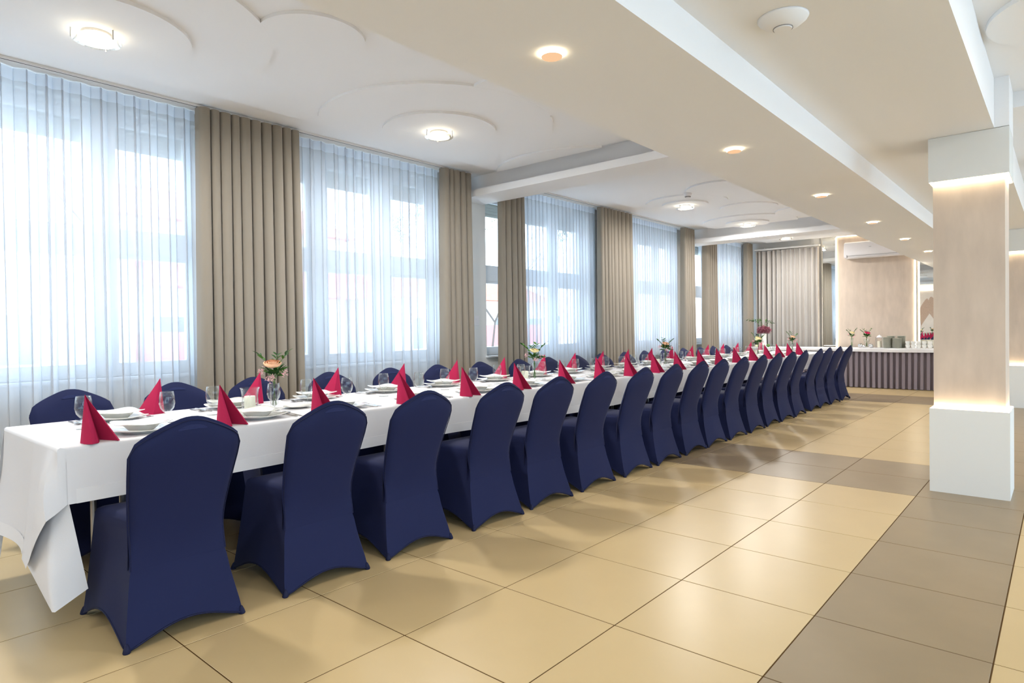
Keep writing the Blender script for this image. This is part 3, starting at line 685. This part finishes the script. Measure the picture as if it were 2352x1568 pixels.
# ------------------------------------------------------------------ place settings
def squircle(a, r, e):   # radius of a rounded square
    c, s = abs(cos(a)), abs(sin(a)); return r/((c**e+s**e)**(1/e))
def sq_loft(prof, n=40):
    bm = bmesh.new(); R = []
    for r_, z, e, lift in prof:
        if r_ == 0: R.append([bm.verts.new((0, 0, z))]); continue
        R.append([bm.verts.new((squircle(2*PI*k/n, r_, e)*cos(2*PI*k/n), squircle(2*PI*k/n, r_, e)*sin(2*PI*k/n), z+lift*(abs(sin(4*PI*k/n))**3))) for k in range(n)])
    for A, B in zip(R, R[1:]):
        for k in range(n):
            if len(B) == 1: bm.faces.new((A[k], A[(k+1) % n], B[0]))
            elif len(A) == 1: bm.faces.new((A[0], B[(k+1) % n], B[k]))
            else: bm.faces.new((A[k], A[(k+1) % n], B[(k+1) % n], B[k]))
    return bm
pl = mk('dinner_plate', sq_loft([(0, 0.002, 2, 0), (0.075, 0.002, 2, 0), (0.078, 0.0, 2, 0), (0.082, 0.002, 2, 0), (0.095, 0.010, 3, 0.001), (0.130, 0.017, 5, 0.008), (0.132, 0.0195, 5, 0.008), (0.129, 0.0205, 5, 0.008), (0.094, 0.0135, 3, 0.001), (0.080, 0.008, 2, 0), (0, 0.007, 2, 0)]), MT['china'], smooth=0.9)
bw = mk('soup_plate', sq_loft([(0, 0.0, 2, 0), (0.048, 0.0, 2, 0), (0.058, 0.006, 2, 0), (0.076, 0.026, 2, 0), (0.080, 0.030, 2.2, 0), (0.112, 0.034, 5, 0.008), (0.114, 0.0365, 5, 0.008), (0.111, 0.0375, 5, 0.008), (0.079, 0.0335, 2.2, 0), (0.074, 0.029, 2, 0), (0.055, 0.010, 2, 0), (0, 0.007, 2, 0)]), MT['china'], smooth=0.9)
gb = lathe([(0, 0.0), (0.033, 0.0), (0.034, 0.002), (0.012, 0.007), (0.0055, 0.016), (0.0075, 0.026), (0.0055, 0.036), (0.006, 0.048), (0.018, 0.056), (0.032, 0.074), (0.0385, 0.100), (0.036, 0.132), (0.0315, 0.160), (0.0305, 0.1605), (0.0345, 0.132), (0.037, 0.100), (0.030, 0.076), (0.016, 0.0585), (0, 0.056)], 28)
gl = mk('wine_goblet', gb, MT['glass'], smooth=True)
# napkin: two wings folded forward from one point
def napkin_bm():
    bm = bmesh.new(); ap = Vector((0.0, -0.006, 0.203))
    base = [(-0.02, -0.01), (0.0, -0.027), (0.025, -0.036), (0.07, -0.036), (0.103, -0.019), (0.085, 0.012), (0.032, 0.036), (-0.008, 0.048), (0.040, 0.064), (0.098, 0.084), (0.094, 0.092), (0.01, 0.080), (-0.034, 0.052)]
    NVv = 8; n = len(base)
    V = []
    for (x, y) in base:
        V.append([bm.verts.new(Vector((x, y, 0.0)).lerp(ap, j/NVv) if j < NVv else ap+Vector((x, y, 0))*0.012) for j in range(NVv+1)])
    for i in range(n):
        k = (i+1) % n
        for j in range(NVv): bm.faces.new((V[i][j], V[k][j], V[k][j+1], V[i][j+1]))
    bm.faces.new([V[i][NVv] for i in range(n)])
    return bm
nk = mk('folded_napkin', napkin_bm(), MT['napkin'], smooth=0.5)
# cutlery lies along +x (tip towards +x)
def strip(pts, th=0.0022, bm=None):
    bm = bm or bmesh.new()
    up = [[bm.verts.new((x, -w, z+th)), bm.verts.new((x, 0, z+th*1.4)), bm.verts.new((x, w, z+th))] for x, w, z in pts]
    dn = [[bm.verts.new((x, -w*0.9, z)), bm.verts.new((x, w*0.9, z))] for x, w, z in pts]
    for a in range(len(pts)-1):
        u, u2, d, d2 = up[a], up[a+1], dn[a], dn[a+1]
        for f in ((u[0], u[1], u2[1], u2[0]), (u[1], u[2], u2[2], u2[1]), (u[2], d[1], d2[1], u2[2]), (d[1], d[0], d2[0], d2[1]), (d[0], u[0], u2[0], d2[0])): bm.faces.new(f)
    for a in (0, -1): bm.faces.new((up[a][0], up[a][1], up[a][2], dn[a][1], dn[a][0]))
    return bm
HAND = [(-0.10, 0.004, 0.0), (-0.095, 0.009, 0.0), (-0.05, 0.0075, 0.001), (0.0, 0.0045, 0.004), (0.03, 0.0035, 0.006)]
def fork():
    r = thing('fork', 'x', 'fork'); mk('handle', strip(HAND+[(0.045, 0.010, 0.005), (0.06, 0.012, 0.003)]), MT['cutlery'], r, smooth=0.6)
    for q in (-0.0105, -0.0035, 0.0035, 0.0105):
        bm = strip([(0.06, 0.0018, 0.003), (0.085, 0.0017, 0.003), (0.105, 0.001, 0.009)])
        for v in bm.verts: v.co.y += q
        mk('tine', bm, MT['cutlery'], r, smooth=0.6)
    return r
def spoon():
    r = thing('spoon', 'x', 'spoon'); mk('handle', strip(HAND), MT['cutlery'], r, smooth=0.6)
    bm = grid(14, 5, lambda u, v: (0.062+0.034*v*cos(2*PI*u), 0.021*v*sin(2*PI*u), 0.001+0.009*v*v), closed_u=True)
    mk('bowl', bm, MT['cutlery'], r, smooth=True, doubles=0.0001); return r
def knife():
    r = thing('knife', 'x', 'knife'); mk('handle', strip([(-0.11, 0.006, 0.0), (-0.10, 0.009, 0.0), (-0.02, 0.0075, 0.0), (0.0, 0.006, 0.0)], 0.005), MT['cutlery'], r, smooth=0.6)
    mk('blade', strip([(-0.002, 0.006, 0.001), (0.02, 0.010, 0.001), (0.08, 0.0105, 0.001), (0.10, 0.007, 0.001), (0.108, 0.001, 0.001)], 0.0015), MT['cutlery'], r, smooth=0.6); return r
fk, sp, kn = fork(), spoon(), knife()
RN = [-0.149, 0.431, 0.958, 1.565, 2.127, 2.69, 3.272, 3.818, 4.332, 4.856, 5.36, 5.937, 6.45, 6.989, 7.558, 8.104, 8.591, 9.078, 9.54]
LN = [0.423, 1.031, 1.623, 2.232, 2.819, 3.436, 4.046, 4.578, 5.127, 5.685, 6.266, 6.829, 7.441, 7.969, 8.529, 9.105, 9.675, 10.167]
first = True
for side, NS_, sg, rz in (('aisle side', RN, 1, 0.0), ('window side', LN, -1, PI)):
    rs = random.Random(side+'s'); xc = (XR+XL)/2
    for k, yn in enumerate(NS_):
        w = '%s setting from the near end, %s' % (ORD[k], side)
        yp = yn+sg*0.245+rs.uniform(-0.012, 0.012); xp = xc+sg*0.285
        spots = {'folded_napkin': (xc+sg*0.385, yn+sg*0.0, TZ, rz+rs.uniform(-0.12, 0.12)), 'dinner_plate': (xp, yp, TZ+0.0005, rs.uniform(-0.05, 0.05)), 'soup_plate': (xp, yp, TZ+0.0085, rs.uniform(-0.06, 0.06)),
                 'wine_goblet': (xc+sg*0.055, yn+sg*0.455+rs.uniform(-0.02, 0.02), TZ+0.0005, 0), 'fork': (xp+sg*0.03, yp-sg*0.148, TZ+0.001, rz+PI), 'knife': (xp+sg*0.03, yp+sg*0.152, TZ+0.001, rz+PI), 'spoon': (xp+sg*0.03, yp+sg*0.188, TZ+0.001, rz+PI)}
        LB = {'folded_napkin': ('crimson napkin folded upright, ', 'napkin', 'crimson folded napkins'), 'dinner_plate': ('white square dinner plate under a soup plate, ', 'plate', 'white dinner plates'), 'soup_plate': ('white square-rimmed soup plate on a dinner plate, ', 'soup plate', 'white soup plates'),
              'wine_goblet': ('clear stemmed goblet, ', 'glass', 'clear goblets'), 'fork': ('steel fork between napkin and plate, ', 'fork', 'forks'), 'knife': ('steel knife beside the plate, ', 'knife', 'knives'), 'spoon': ('steel spoon outside the knife, ', 'spoon', 'spoons')}
        for nm, src in (('folded_napkin', nk), ('dinner_plate', pl), ('soup_plate', bw), ('wine_goblet', gl), ('fork', fk), ('knife', kn), ('spoon', sp)):
            x, y, z, a = spots[nm]; pre, cat, grp = LB[nm]
            if first: o = src; o.location = (x, y, z); o.rotation_euler = (0, 0, a); o['label'] = pre+w
            else: o = dup(src, (x, y, z), a, pre+w)
            o['category'] = cat; o['group'] = grp
        first = False

# ------------------------------------------------------------------ flowers, vases, candles
def leaf_mesh():
    def f(u, v):
        w = sin(PI*u**0.8)*0.34; s = (v-0.5)*2
        return (u, s*w*0.5, 0.10*abs(s)*w*2-0.22*u*u)
    return grid(6, 2, f)
lf1 = mk('leaf', leaf_mesh(), MT['leaf'], smooth=True, normals=False); lfm = {0: lf1.data}
lm2 = lf1.data.copy(); lm2.materials.clear(); lm2.materials.append(MT['leaf2']); lfm[1] = lm2
bpy.data.objects.remove(lf1)
def add_leaf(par, q, d, L, rs, roll=0.0):
    o = bpy.data.objects.new('leaf', lfm[rs.randint(0, 1)]); COL.objects.link(o); o.parent = par
    d = Vector(d).normalized(); o.rotation_mode = 'QUATERNION'
    o.rotation_quaternion = d.to_track_quat('X', 'Z') @ Matrix.Rotation(roll+rs.uniform(-0.7, 0.7), 3, 'X').to_quaternion()
    o.location = q; o.scale = (L, L, L); return o
def rose_bm(R):
    bm = bmesh.new(); rs = random.Random(5)
    for layer, (rad, h, n, open_) in enumerate([(0.25, 0.75, 3, 0.1), (0.45, 0.8, 4, 0.3), (0.7, 0.78, 5, 0.55), (0.95, 0.74, 6, 0.5)]):
        for k in range(n):
            a0 = 2*PI*k/n+layer*0.6
            def f(u, v, a0=a0, rad=rad, h=h, n=n, open_=open_):
                a = a0+(u-0.5)*2*PI/n*1.45; r = rad*sin(PI*(0.08+0.62*v+0.0*open_))*1.05+0.10*open_*v**4
                z = 0.15+h*1.15*v*(1-0.12*open_*v)-0.30*open_*v**5-0.10*(2*u-1)**2*v
                return Vector((cos(a)*r*R, sin(a)*r*R, (z-0.15)*R))
            grid(5, 4, f, bm)
    return bm
def blossom_bm(c, r, n, s, rs, bm):
    for _ in range(n):
        d = Vector((rs.gauss(0, 1), rs.gauss(0, 1), rs.gauss(0, 0.9))).normalized()*r*rs.uniform(0.35, 1.0)
        q = Vector(c)+d; a = Vector((rs.uniform(-1, 1), rs.uniform(-1, 1), rs.uniform(-1, 1))).normalized(); b = a.orthogonal().normalized(); cc = a.cross(b)
        for k in range(3):
            w = b*cos(2*PI*k/3)+cc*sin(2*PI*k/3); w2 = b*cos(2*PI*k/3+0.9)+cc*sin(2*PI*k/3+0.9)
            bm.faces.new([bm.verts.new(q), bm.verts.new(q+w*s+a*s*0.3), bm.verts.new(q+(w+w2)*s*0.8+a*s*0.5), bm.verts.new(q+w2*s+a*s*0.3)])
    return bm
def bouquet(loc, top, label, rose, seed, spread=0.11, nleaf=36, sprigs=3, filler=True, rr=0.042, two=False):
    rs = random.Random(seed); r = thing('flower_bouquet', label, 'bouquet', loc, 0, 'small bouquets in glass vases')
    # stems rise from the vase bottom through its mouth
    bm = bmesh.new()
    for k in range(6):
        a = 2*PI*k/6; tube([(0.012*cos(a), 0.012*sin(a), 0.012), (-0.006*cos(a), -0.006*sin(a), top), (0.05*cos(a), 0.05*sin(a), top+0.09)], 0.002, 5, bm)
    mk('stem', bm, MT['stem'], r)
    heads = [(0.01, -0.015, top+0.105, rr)]+([(-0.035, 0.03, top+0.075, rr*0.85)] if two else [])
    for hx, hy, hz, hr in heads:
        o = mk('rose', rose_bm(hr), MT[rose], r, smooth=True, normals=False); o.location = (hx, hy, hz-0.01); o.rotation_euler = (0.15, 0.3, 0)
    for k in range(nleaf):
        a = rs.uniform(0, 2*PI); e = rs.uniform(-0.25, 0.9); d = Vector((cos(a)*cos(e), sin(a)*cos(e), sin(e)))
        q = Vector((0, 0, top+0.045))+d*rs.uniform(0.01, 0.04); add_leaf(r, q, d+Vector((0, 0, 0.35)), rs.uniform(0.045, 0.075), rs)
    for k in range(sprigs):
        a = [2.3, 3.6, 0.6, 5.0][k % 4]+rs.uniform(-0.3, 0.3); base = Vector((0, 0, top+0.02)); tip = base+Vector((cos(a)*spread, sin(a)*spread, 0.125+rs.uniform(0, 0.045)))
        mid = base.lerp(tip, 0.5)+Vector((0, 0, 0.03)); pts = [base, mid, tip]
        mk('twig', tube(pts, [0.0018, 0.0014, 0.0008], 5), MT['stem'], r)
        for q in range(6):
            tt = 0.4+0.6*q/5; p0 = base.lerp(mid, tt*2) if tt < 0.5 else mid.lerp(tip, tt*2-1)
            sd = Vector((-sin(a), cos(a), 0))*(1 if q % 2 else -1); add_leaf(r, p0, (tip-base).normalized()*0.8+sd*0.6, rs.uniform(0.038, 0.058), rs)
    if filler:
        bm = bmesh.new()
        for c in ((0.055, 0.03, top+0.06), (-0.05, -0.045, top+0.075), (0.05, -0.05, top+0.03)): blossom_bm(c, 0.028, 26, 0.006, rs, bm)
        o = mk('filler_blossom', bm, MT['filler'], r, normals=False); o['kind'] = 'stuff'
    return r
def flute(loc, h, rad, label, name='glass_vase'):
    bm = lathe([(0, 0.0), (rad*0.95, 0.0), (rad, 0.004), (rad*0.82, 0.03), (rad*0.85, h*0.6), (rad*1.15, h), (rad*1.10, h), (rad*0.8, h*0.6), (rad*0.77, 0.03), (0, 0.012)], 28)
    o = mk(name, bm, MT['glass'], smooth=0.8); o.location = loc; return tag(o, label, 'vase', 'glass flower vases')
def hurricane(loc, label_g, label_c):
    bm = lathe([(0, 0.0), (0.042, 0.0), (0.046, 0.004), (0.047, 0.05), (0.044, 0.085), (0.050, 0.130), (0.056, 0.140), (0.054, 0.140), (0.047, 0.128), (0.0415, 0.085), (0.0445, 0.05), (0.043, 0.007), (0, 0.006)], 28)
    o = mk('hurricane_glass', bm, MT['glass'], smooth=0.8); o.location = loc; tag(o, label_g, 'candle holder', 'candle glasses on the table')
    r = thing('pillar_candle', label_c, 'candle', (loc[0], loc[1], loc[2]+0.0065), 0, 'ivory candles in glasses')
    mk('wax_body', lathe([(0, 0), (0.030, 0), (0.031, 0.002), (0.031, 0.082), (0.028, 0.085), (0.012, 0.081), (0, 0.080)], 24), MT['wax'], r, smooth=0.8)
    mk('wick', tube([(0, 0, 0.079), (0.001, 0, 0.090)], 0.0012, 5), MT['black'], r)
xc = (XR+XL)/2
BQ = [(0.93, 'rose_peach', 'first bouquet from the near end: peach rose, pink filler and dark leaves'), (3.42, 'rose_cream', 'second bouquet from the near end: cream rose with long leafy sprigs'),
      (5.90, 'rose_peach', 'third bouquet from the near end: peach roses with upright sprigs'), (8.95, 'rose_cream', 'fourth bouquet from the near end: large cream rose with fine leaves'), (10.6, 'rose_peach', 'fifth bouquet, at the far end of the table: pale peach rose')]
for k, (y, rs_, lb) in enumerate(BQ):
    x = xc-0.05; w = 'beside the %s bouquet from the near end' % ORD[k]
    flute((x+0.04, y, TZ+0.0005), 0.155, 0.027, 'narrow clear glass vase holding the %s bouquet from the near end' % ORD[k])
    bouquet((x+0.04, y, TZ+0.012), 0.145, lb, rs_, 31+k, spread=0.085 if k != 1 else 0.105, sprigs=3 if k != 1 else 4, two=(k in (2, 4)), rr=0.052 if k in (0, 3) else 0.042)
    gob = [(xc+0.055, v+0.455) for v in RN]+[(xc-0.055, v-0.455) for v in LN]
    hyy = min((y-0.09-0.01*q for q in range(12)), key=lambda v: (sum(math.hypot(gx-x-0.035, gy-v) < 0.125 for gx, gy in gob), abs(v-y+0.13)))
    hurricane((x+0.035, hyy, TZ+0.0005), 'clear flared candle glass '+w, 'ivory pillar candle in the glass '+w)
o = mk('platter', sq_loft([(0, 0.0, 2, 0), (0.07, 0.0, 2, 0), (0.10, 0.008, 2, 0), (0.14, 0.014, 2, 0), (0.141, 0.017, 2, 0), (0.10, 0.012, 2, 0), (0.07, 0.005, 2, 0), (0, 0.004, 2, 0)]), MT['china'], smooth=0.9)
o.location = (xc+0.045, 1.05, TZ+0.0005); o.scale = (0.6, 0.6, 0.8); tag(o, 'round white platter lying right of the nearest bouquet', 'plate')

# ------------------------------------------------------------------ buffet at the back
BX0, BX1, BY0, BY1, BZ = -2.55, 2.4, 12.66, 13.30, 0.765
for k in range(3):
    xa_ = BX0+0.02+k*1.64
    r = thing('buffet_table', 'folding table under the buffet cloth, %s from the window wall' % ORD[k], 'table', (xa_, BY0+0.02, 0), 0, 'tables under the buffet cloth')
    mk('table_top', boxes((0, 1.63, 0, 0.60, BZ-0.035, BZ-0.004)), MT['board'], r)
    for x in (0.2, 1.43):
        for y in (0.09, 0.52): mk('leg', tube([(x, y, 0), (x, y, BZ-0.034)], 0.015, 8), MT['metal'], r)
r = thing('buffet_tablecloth', 'white cloth over the buffet along the back wall', 'tablecloth', (0, 0, 0))
def bcl(u, v):
    x = BX0+(BX1-BX0)*u; s = v*(0.64+0.09)
    if s < 0.63: return (x, BY1-s, BZ)
    if s < 0.65: return (x, BY0+0.01-(s-0.63)*0.9, BZ-(s-0.63)*0.3)
    return (x, BY0-0.010-0.004*sin(x*9), BZ-0.006-(s-0.65)*(0.72+0.10*sin(x*2.1+1)))
mk('cloth_sheet', grid(80, 36, bcl), MT['cloth'], r, smooth=0.9)
def skirtf(u, v):
    n = 50; s = u*n; k = int(s); fr = s-k; rr = random.Random(k); j = rr.uniform(-0.12, 0.12)
    pr_ = [(0, 0), (0.10, 0.15), (0.06, 1), (0.60, 1), (0.56, 0.15), (0.66, 0), (1, 0)]; pr_ = [(0, 0, 0.10), (0.1, 0.2, 0.07), (0.2, 1, 0.04), (0.72, 1, 0.62), (0.82, 0.2, 0.60), (0.9, 0, 0.64), (1, 0, 1.10)]
    d = interp([(a_, b_) for a_, b_, c_ in pr_], fr)*2.2; x = BX0+0.01+(BX1-BX0-0.02)*(k+interp([(a_, c_) for a_, b_, c_ in pr_], fr))/(n+0.2) + j*0.05*(1-v)*sin(PI*fr)
    return (x, BY0+0.066-0.030*d*(0.8+0.35*(1-v))+0.004, 0.012+(BZ-0.03-0.012)*v)
o = mk('buffet_skirt', grid(50*12, 6, skirtf), MT['skirt'], smooth=0.9, normals=False); tag(o, 'mauve grey pleated skirt hanging along the buffet front', 'table skirt')

by = 12.98
flute((-0.595, by, BZ+0.0005), 0.19, 0.030, 'tall narrow glass vase on the buffet, nearest the aisle chairs')
bouquet((-0.595, by, BZ+0.012), 0.175, 'bouquet with a cream rose on the buffet before the stucco panel', 'rose_cream', 71, spread=0.09, nleaf=18, sprigs=3, rr=0.045)
bm = lathe([(0, 0.0), (0.035, 0.0), (0.037, 0.01), (0.028, 0.03), (0.035, 0.09), (0.062, 0.17), (0.060, 0.17), (0.032, 0.09), (0.025, 0.03), (0, 0.018)], 28)
o = mk('glass_vase', bm, MT['glass'], smooth=0.8); o.location = (-0.33, by, BZ+0.0005); tag(o, 'flared glass vase on the buffet holding the hot pink rose', 'vase', 'glass flower vases')
bouquet((-0.33, by, BZ+0.018), 0.16, 'bouquet with a hot pink rose and full green leaves on the buffet', 'rose_pink', 77, spread=0.10, nleaf=36, sprigs=4, filler=False, rr=0.055)
for k, (x, y, rr, lb) in enumerate([(-0.43, by-0.06, 0.045, 'leftmost silver ball by the pink bouquet'), (-0.245, by-0.07, 0.045, 'large silver ball in front of the lantern'), (-0.25, by+0.06, 0.036, 'smaller silver ball just behind the large one'), (-0.36, by-0.09, 0.03, 'smallest silver ball before the flared vase')]):
    bm = bmesh.new(); bmesh.ops.create_uvsphere(bm, u_segments=20, v_segments=12, radius=rr)
    o = mk('silver_ball', bm, MT['silver'], smooth=True); o.location = (x, y, BZ+rr+0.0008); tag(o, lb, 'ornament', 'silver balls on the buffet')
r = thing('candle_lantern', 'small silver wire lantern on the buffet right of the pink bouquet', 'lantern', (-0.11, by, BZ+0.0008))
for sx in (-1, 1):
    for sy in (-1, 1): mk('post', tube([(sx*0.055, sy*0.055, 0), (sx*0.055, sy*0.055, 0.2)], 0.004, 6), MT['silver'], r)
for z in (0.0, 0.195):
    mk('frame_plate', boxes((-0.06, 0.06, -0.06, 0.06, z, z+0.008)), MT['silver'], r)
mk('roof', lathe([(0.05, 0.203), (0.03, 0.235), (0.008, 0.245), (0.0, 0.255)], 20), MT['ac'], r, smooth=0.8)
c = thing('pillar_candle', 'ivory pillar candle inside the small wire lantern', 'candle', (-0.11, by, BZ+0.0095), 0, 'ivory candles in glasses')
mk('wax_body', lathe([(0, 0), (0.035, 0), (0.036, 0.12), (0.03, 0.123), (0, 0.118)], 20), MT['wax'], c, smooth=0.8)
mk('wick', tube([(0, 0, 0.117), (0.001, 0, 0.130)], 0.0012, 5), MT['black'], c)
ps = lathe([(0, 0.0), (0.042, 0.0), (0.058, 0.006), (0.080, 0.012), (0.0805, 0.0145), (0.058, 0.010), (0.042, 0.004), (0, 0.004)], 28)
sp0 = mk('side_plate', ps, MT['china2'], smooth=0.8); fst = True
for s, (x, y, n, w) in enumerate([(0.03, by-0.08, 19, 'front left stack'), (0.20, by-0.08, 17, 'front right stack'), (0.07, by+0.10, 21, 'rear left stack'), (0.245, by+0.10, 21, 'rear right stack')]):
    for k in range(n):
        pos = 'bottom' if k == 0 else ('top' if k == n-1 else ('second from the top' if k == n-2 else '%s from the bottom' % ORD[k]))
        lb = 'cream round plate, %s of the %s on the buffet' % (pos, w)
        z = BZ+0.0008+k*0.0108
        if fst: o = sp0; o.location = (x, y, z); fst = False
        else: o = dup(sp0, (x+random.uniform(-0.002, 0.002), y, z), 0)
        tag(o, lb, 'plate', 'cream plates stacked on the buffet')
cp = lathe([(0, 0.0), (0.024, 0.0), (0.026, 0.004), (0.036, 0.03), (0.041, 0.068), (0.039, 0.068), (0.034, 0.03), (0.022, 0.007), (0, 0.006)], 20)
cup0 = None
for row in range(2):
    for colk in range(5):
        for lev in range(2):
            lb = '%s coffee cup, %s in the %s row of the cup stack on the buffet' % ('upper' if lev else 'lower', ORD[colk], 'rear' if row else 'front')
            x = 0.38+colk*0.088-0.02*row; y = by-0.10+row*0.13; z = BZ+0.0008+lev*0.0625
            if cup0 is None:
                cup0 = thing('coffee_cup', lb, 'cup'); mk('cup_body', cp, MT['china'], cup0, smooth=0.8)
                mk('cup_handle', tube([(0.036, 0, 0.052), (0.056, 0, 0.050), (0.058, 0, 0.030), (0.036, 0, 0.020)], 0.004, 6), MT['china'], cup0, smooth=True); o = cup0; o.location = (x, y, z); o.rotation_euler = (0, 0, 0.9)
            else: o = dup(cup0, (x, y, z), 0.9)
            tag(o, lb, 'cup', 'white cups stacked on the buffet')
# hydrangea vase and bottle at the far left end
hx, hy = -2.33, 12.90
o = mk('white_vase', lathe([(0, 0.0), (0.05, 0.0), (0.055, 0.01), (0.05, 0.2), (0.056, 0.285), (0.052, 0.285), (0.045, 0.2), (0.048, 0.015), (0, 0.012)], 24), MT['china'], smooth=0.8)
o.location = (hx+0.04, hy, BZ+0.0005); tag(o, 'tall white vase with plum hydrangeas at the window end of the buffet', 'vase')
r = thing('hydrangea_bouquet', 'plum hydrangea heads with green branches above them in the tall white vase', 'bouquet', (hx+0.04, hy, BZ+0.014))
rs = random.Random(9)
mk('stem', tube([(0, 0, 0), (0.01, 0, 0.15), (0.0, 0, 0.33)], 0.006, 6), MT['stem'], r)
bm = bmesh.new()
for c in ((-0.075, 0, 0.35), (0.075, 0.01, 0.35), (0.0, -0.03, 0.37), (-0.02, 0.05, 0.36)): blossom_bm(c, 0.085, 170, 0.016, rs, bm)
o = mk('hydrangea_head', bm, MT['hydra'], r, normals=False); o['kind'] = 'stuff'
for k in range(5):
    a = [3.3, 2.9, 2.2, 1.2, 0.5][k]; L = [0.34, 0.25, 0.2, 0.17, 0.2][k]; b0 = Vector((0, 0, 0.38)); tip = b0+Vector((cos(a)*L, 0.15*sin(a)*L, 0.24-0.04*abs(cos(a))-0.02*k)); mid = b0.lerp(tip, 0.5)+Vector((0, 0, 0.07))
    mk('twig', tube([b0, mid, tip], [0.003, 0.002, 0.001], 5), MT['stem'], r)
    for q in range(9):
        tt = 0.25+0.75*q/8; p0 = b0.lerp(mid, tt*2) if tt < 0.5 else mid.lerp(tip, tt*2-1)
        add_leaf(r, p0, (tip-b0).normalized()*0.6+Vector((0, 0.3, 1 if q % 2 else -0.8))*0.6, rs.uniform(0.05, 0.07), rs)
r = thing('spirit_bottle', 'pale glass bottle with dark label standing left of the hydrangea vase', 'bottle', (hx-0.10, hy-0.05, BZ+0.0005))
mk('bottle_glass', lathe([(0, 0), (0.036, 0), (0.038, 0.01), (0.038, 0.17), (0.030, 0.195), (0.014, 0.21), (0.013, 0.245), (0, 0.246)], 24), MT['bottle'], r, smooth=0.8)
mk('cap', lathe([(0, 0.245), (0.0155, 0.245), (0.0155, 0.275), (0, 0.276)], 20), MT['navy_foot'], r, smooth=0.6)
mk('bottle_label', lathe([(0.0385, 0.05), (0.0388, 0.051), (0.0388, 0.14), (0.0385, 0.141)], 24), MT['black'], r)
bm = bmesh.new(); bmesh.ops.create_uvsphere(bm, u_segments=16, v_segments=10, radius=0.034)
o = mk('lime', bm, MT['stem'], smooth=True); o.location = (hx+0.17, hy-0.12, BZ+0.0345); o.scale = (1.15, 1, 1); tag(o, 'green lime lying right of the white hydrangea vase', 'fruit')

# ------------------------------------------------------------------ outdoors
struct(mk('ground_outside', boxes((-60, 60, -30, 60, -0.6, -0.5)), MT['ground']))
def house(label, x, y0, y1, zt, mat, roofz, gable=False):
    r = thing('house', label, 'building', (x, y0, -0.5)); L = y1-y0; H = zt+0.5
    mk('wall', boxes((-7, 0, 0.02, L-0.02, 0, H)), MT[mat], r)
    bm = bmesh.new(); R = roofz+0.5
    if gable: P = [(0, H), (L/2, R), (L, H)]; A = [bm.verts.new((0.25, y, z)) for y, z in P]; B = [bm.verts.new((-7, y, z)) for y, z in P]
    else: P = [(0.5, H-0.1), (-3.5, R), (-7.5, H-0.1)]; A = [bm.verts.new((q, -0.3, z)) for q, z in P]; B = [bm.verts.new((q, L+0.3, z)) for q, z in P]
    bm.faces.new(A); bm.faces.new(B[::-1])
    for i in range(3): j = (i+1) % 3; bm.faces.new((A[i], A[j], B[j], B[i]))
    mk('roof', bm, MT['facade' if gable else 'roof'], r)
    if gable:
        for s in (0, 1):
            y_a, y_b = (0-0.4, L/2) if s == 0 else (L/2, L+0.4); za, zb_ = (H-0.35, R) if s == 0 else (R, H-0.35)
            bm = bmesh.new(); vs = [bm.verts.new((q, y, z+dz)) for q in (0.6, -7) for (y, z) in ((y_a, za), (y_b, zb_)) for dz in (0, 0.18)]
            for f in ((0, 1, 3, 2), (4, 6, 7, 5), (0, 4, 5, 1), (2, 3, 7, 6), (0, 2, 6, 4), (1, 5, 7, 3)): bm.faces.new([vs[i] for i in f])
            mk('roof_slope', bm, MT['roof'], r)
    for fl_ in range(int(H/2.7)):
        k = 0
        while 1.0+k*2.4+1.2 < L:
            y = 0.9+k*2.4; z = 0.9+fl_*2.7
            f = mk('window', boxes((-0.02, 0.05, y, y+1.2, z, z+1.4)), MT['facade'], r); mk('pane', boxes((0.04, 0.06, y+0.08, y+1.12, z+0.08, z+1.32)), MT['darkpane'], f); k += 1
    return r
house('white gabled house beyond the nearest window', -17, 1.2, 4.6, 3.6, 'facade', 5.7, True)
h = house('cream house with red tiled roof and red balconies beyond the nearest windows', -18, 5.2, 13.0, 4.75, 'facade2', 6.3)
for z in (0.85, 1.9+1.2): mk('balcony', boxes((0, 1.2, 0.6, 4.5, z, z+0.9)), MT['redwall'], h)
for z in (2.9,): mk('balcony', boxes((0, 1.2, 5.6, 7.6, z, z+0.9)), MT['redwall'], h)
h = house('white house with red roof seen through the bare window gap', -17, 14.5, 24.0, 2.6, 'facade', 4.2)
mk('balcony', boxes((0, 1.0, 3.5, 8.0, 1.0, 1.9)), MT['redwall'], h)
tr = thing('bare_tree', 'bare twiggy tree outside the gap between pier and drape', 'tree', (-9.2, 11.85, -0.5))
bmt = bmesh.new(); rs = random.Random(4); tips = []
def branch(p, d, L, rad, dep):
    q = p+d*L*0.5+Vector((rs.uniform(-1, 1), rs.uniform(-1, 1), rs.uniform(-0.3, 0.6)))*L*0.06; e = p+d*L
    tube([p, q, e], [rad, rad*0.8, rad*0.6], 5, bmt)
    if dep == 0: tips.append(e); return
    for k in range(3 if dep > 2 else 2+(dep > 0)):
        nd = (d+Vector((rs.uniform(-1, 1), rs.uniform(-1, 1), rs.uniform(-0.35, 0.8)))*0.75).normalized(); branch(e, nd, L*rs.uniform(0.6, 0.8), rad*0.58, dep-1)
branch(Vector((0, 0, 0)), Vector((0, 0, 1)), 1.9, 0.045, 5)
mk('trunk_and_branches', bmt, MT['bark'], tr)
bm = bmesh.new()
for e in tips: blossom_bm(e, 0.3, 5, 0.035, rs, bm)
o = mk('twig_leaves', bm, MT['leaf2'], tr, normals=False); o['kind'] = 'stuff'
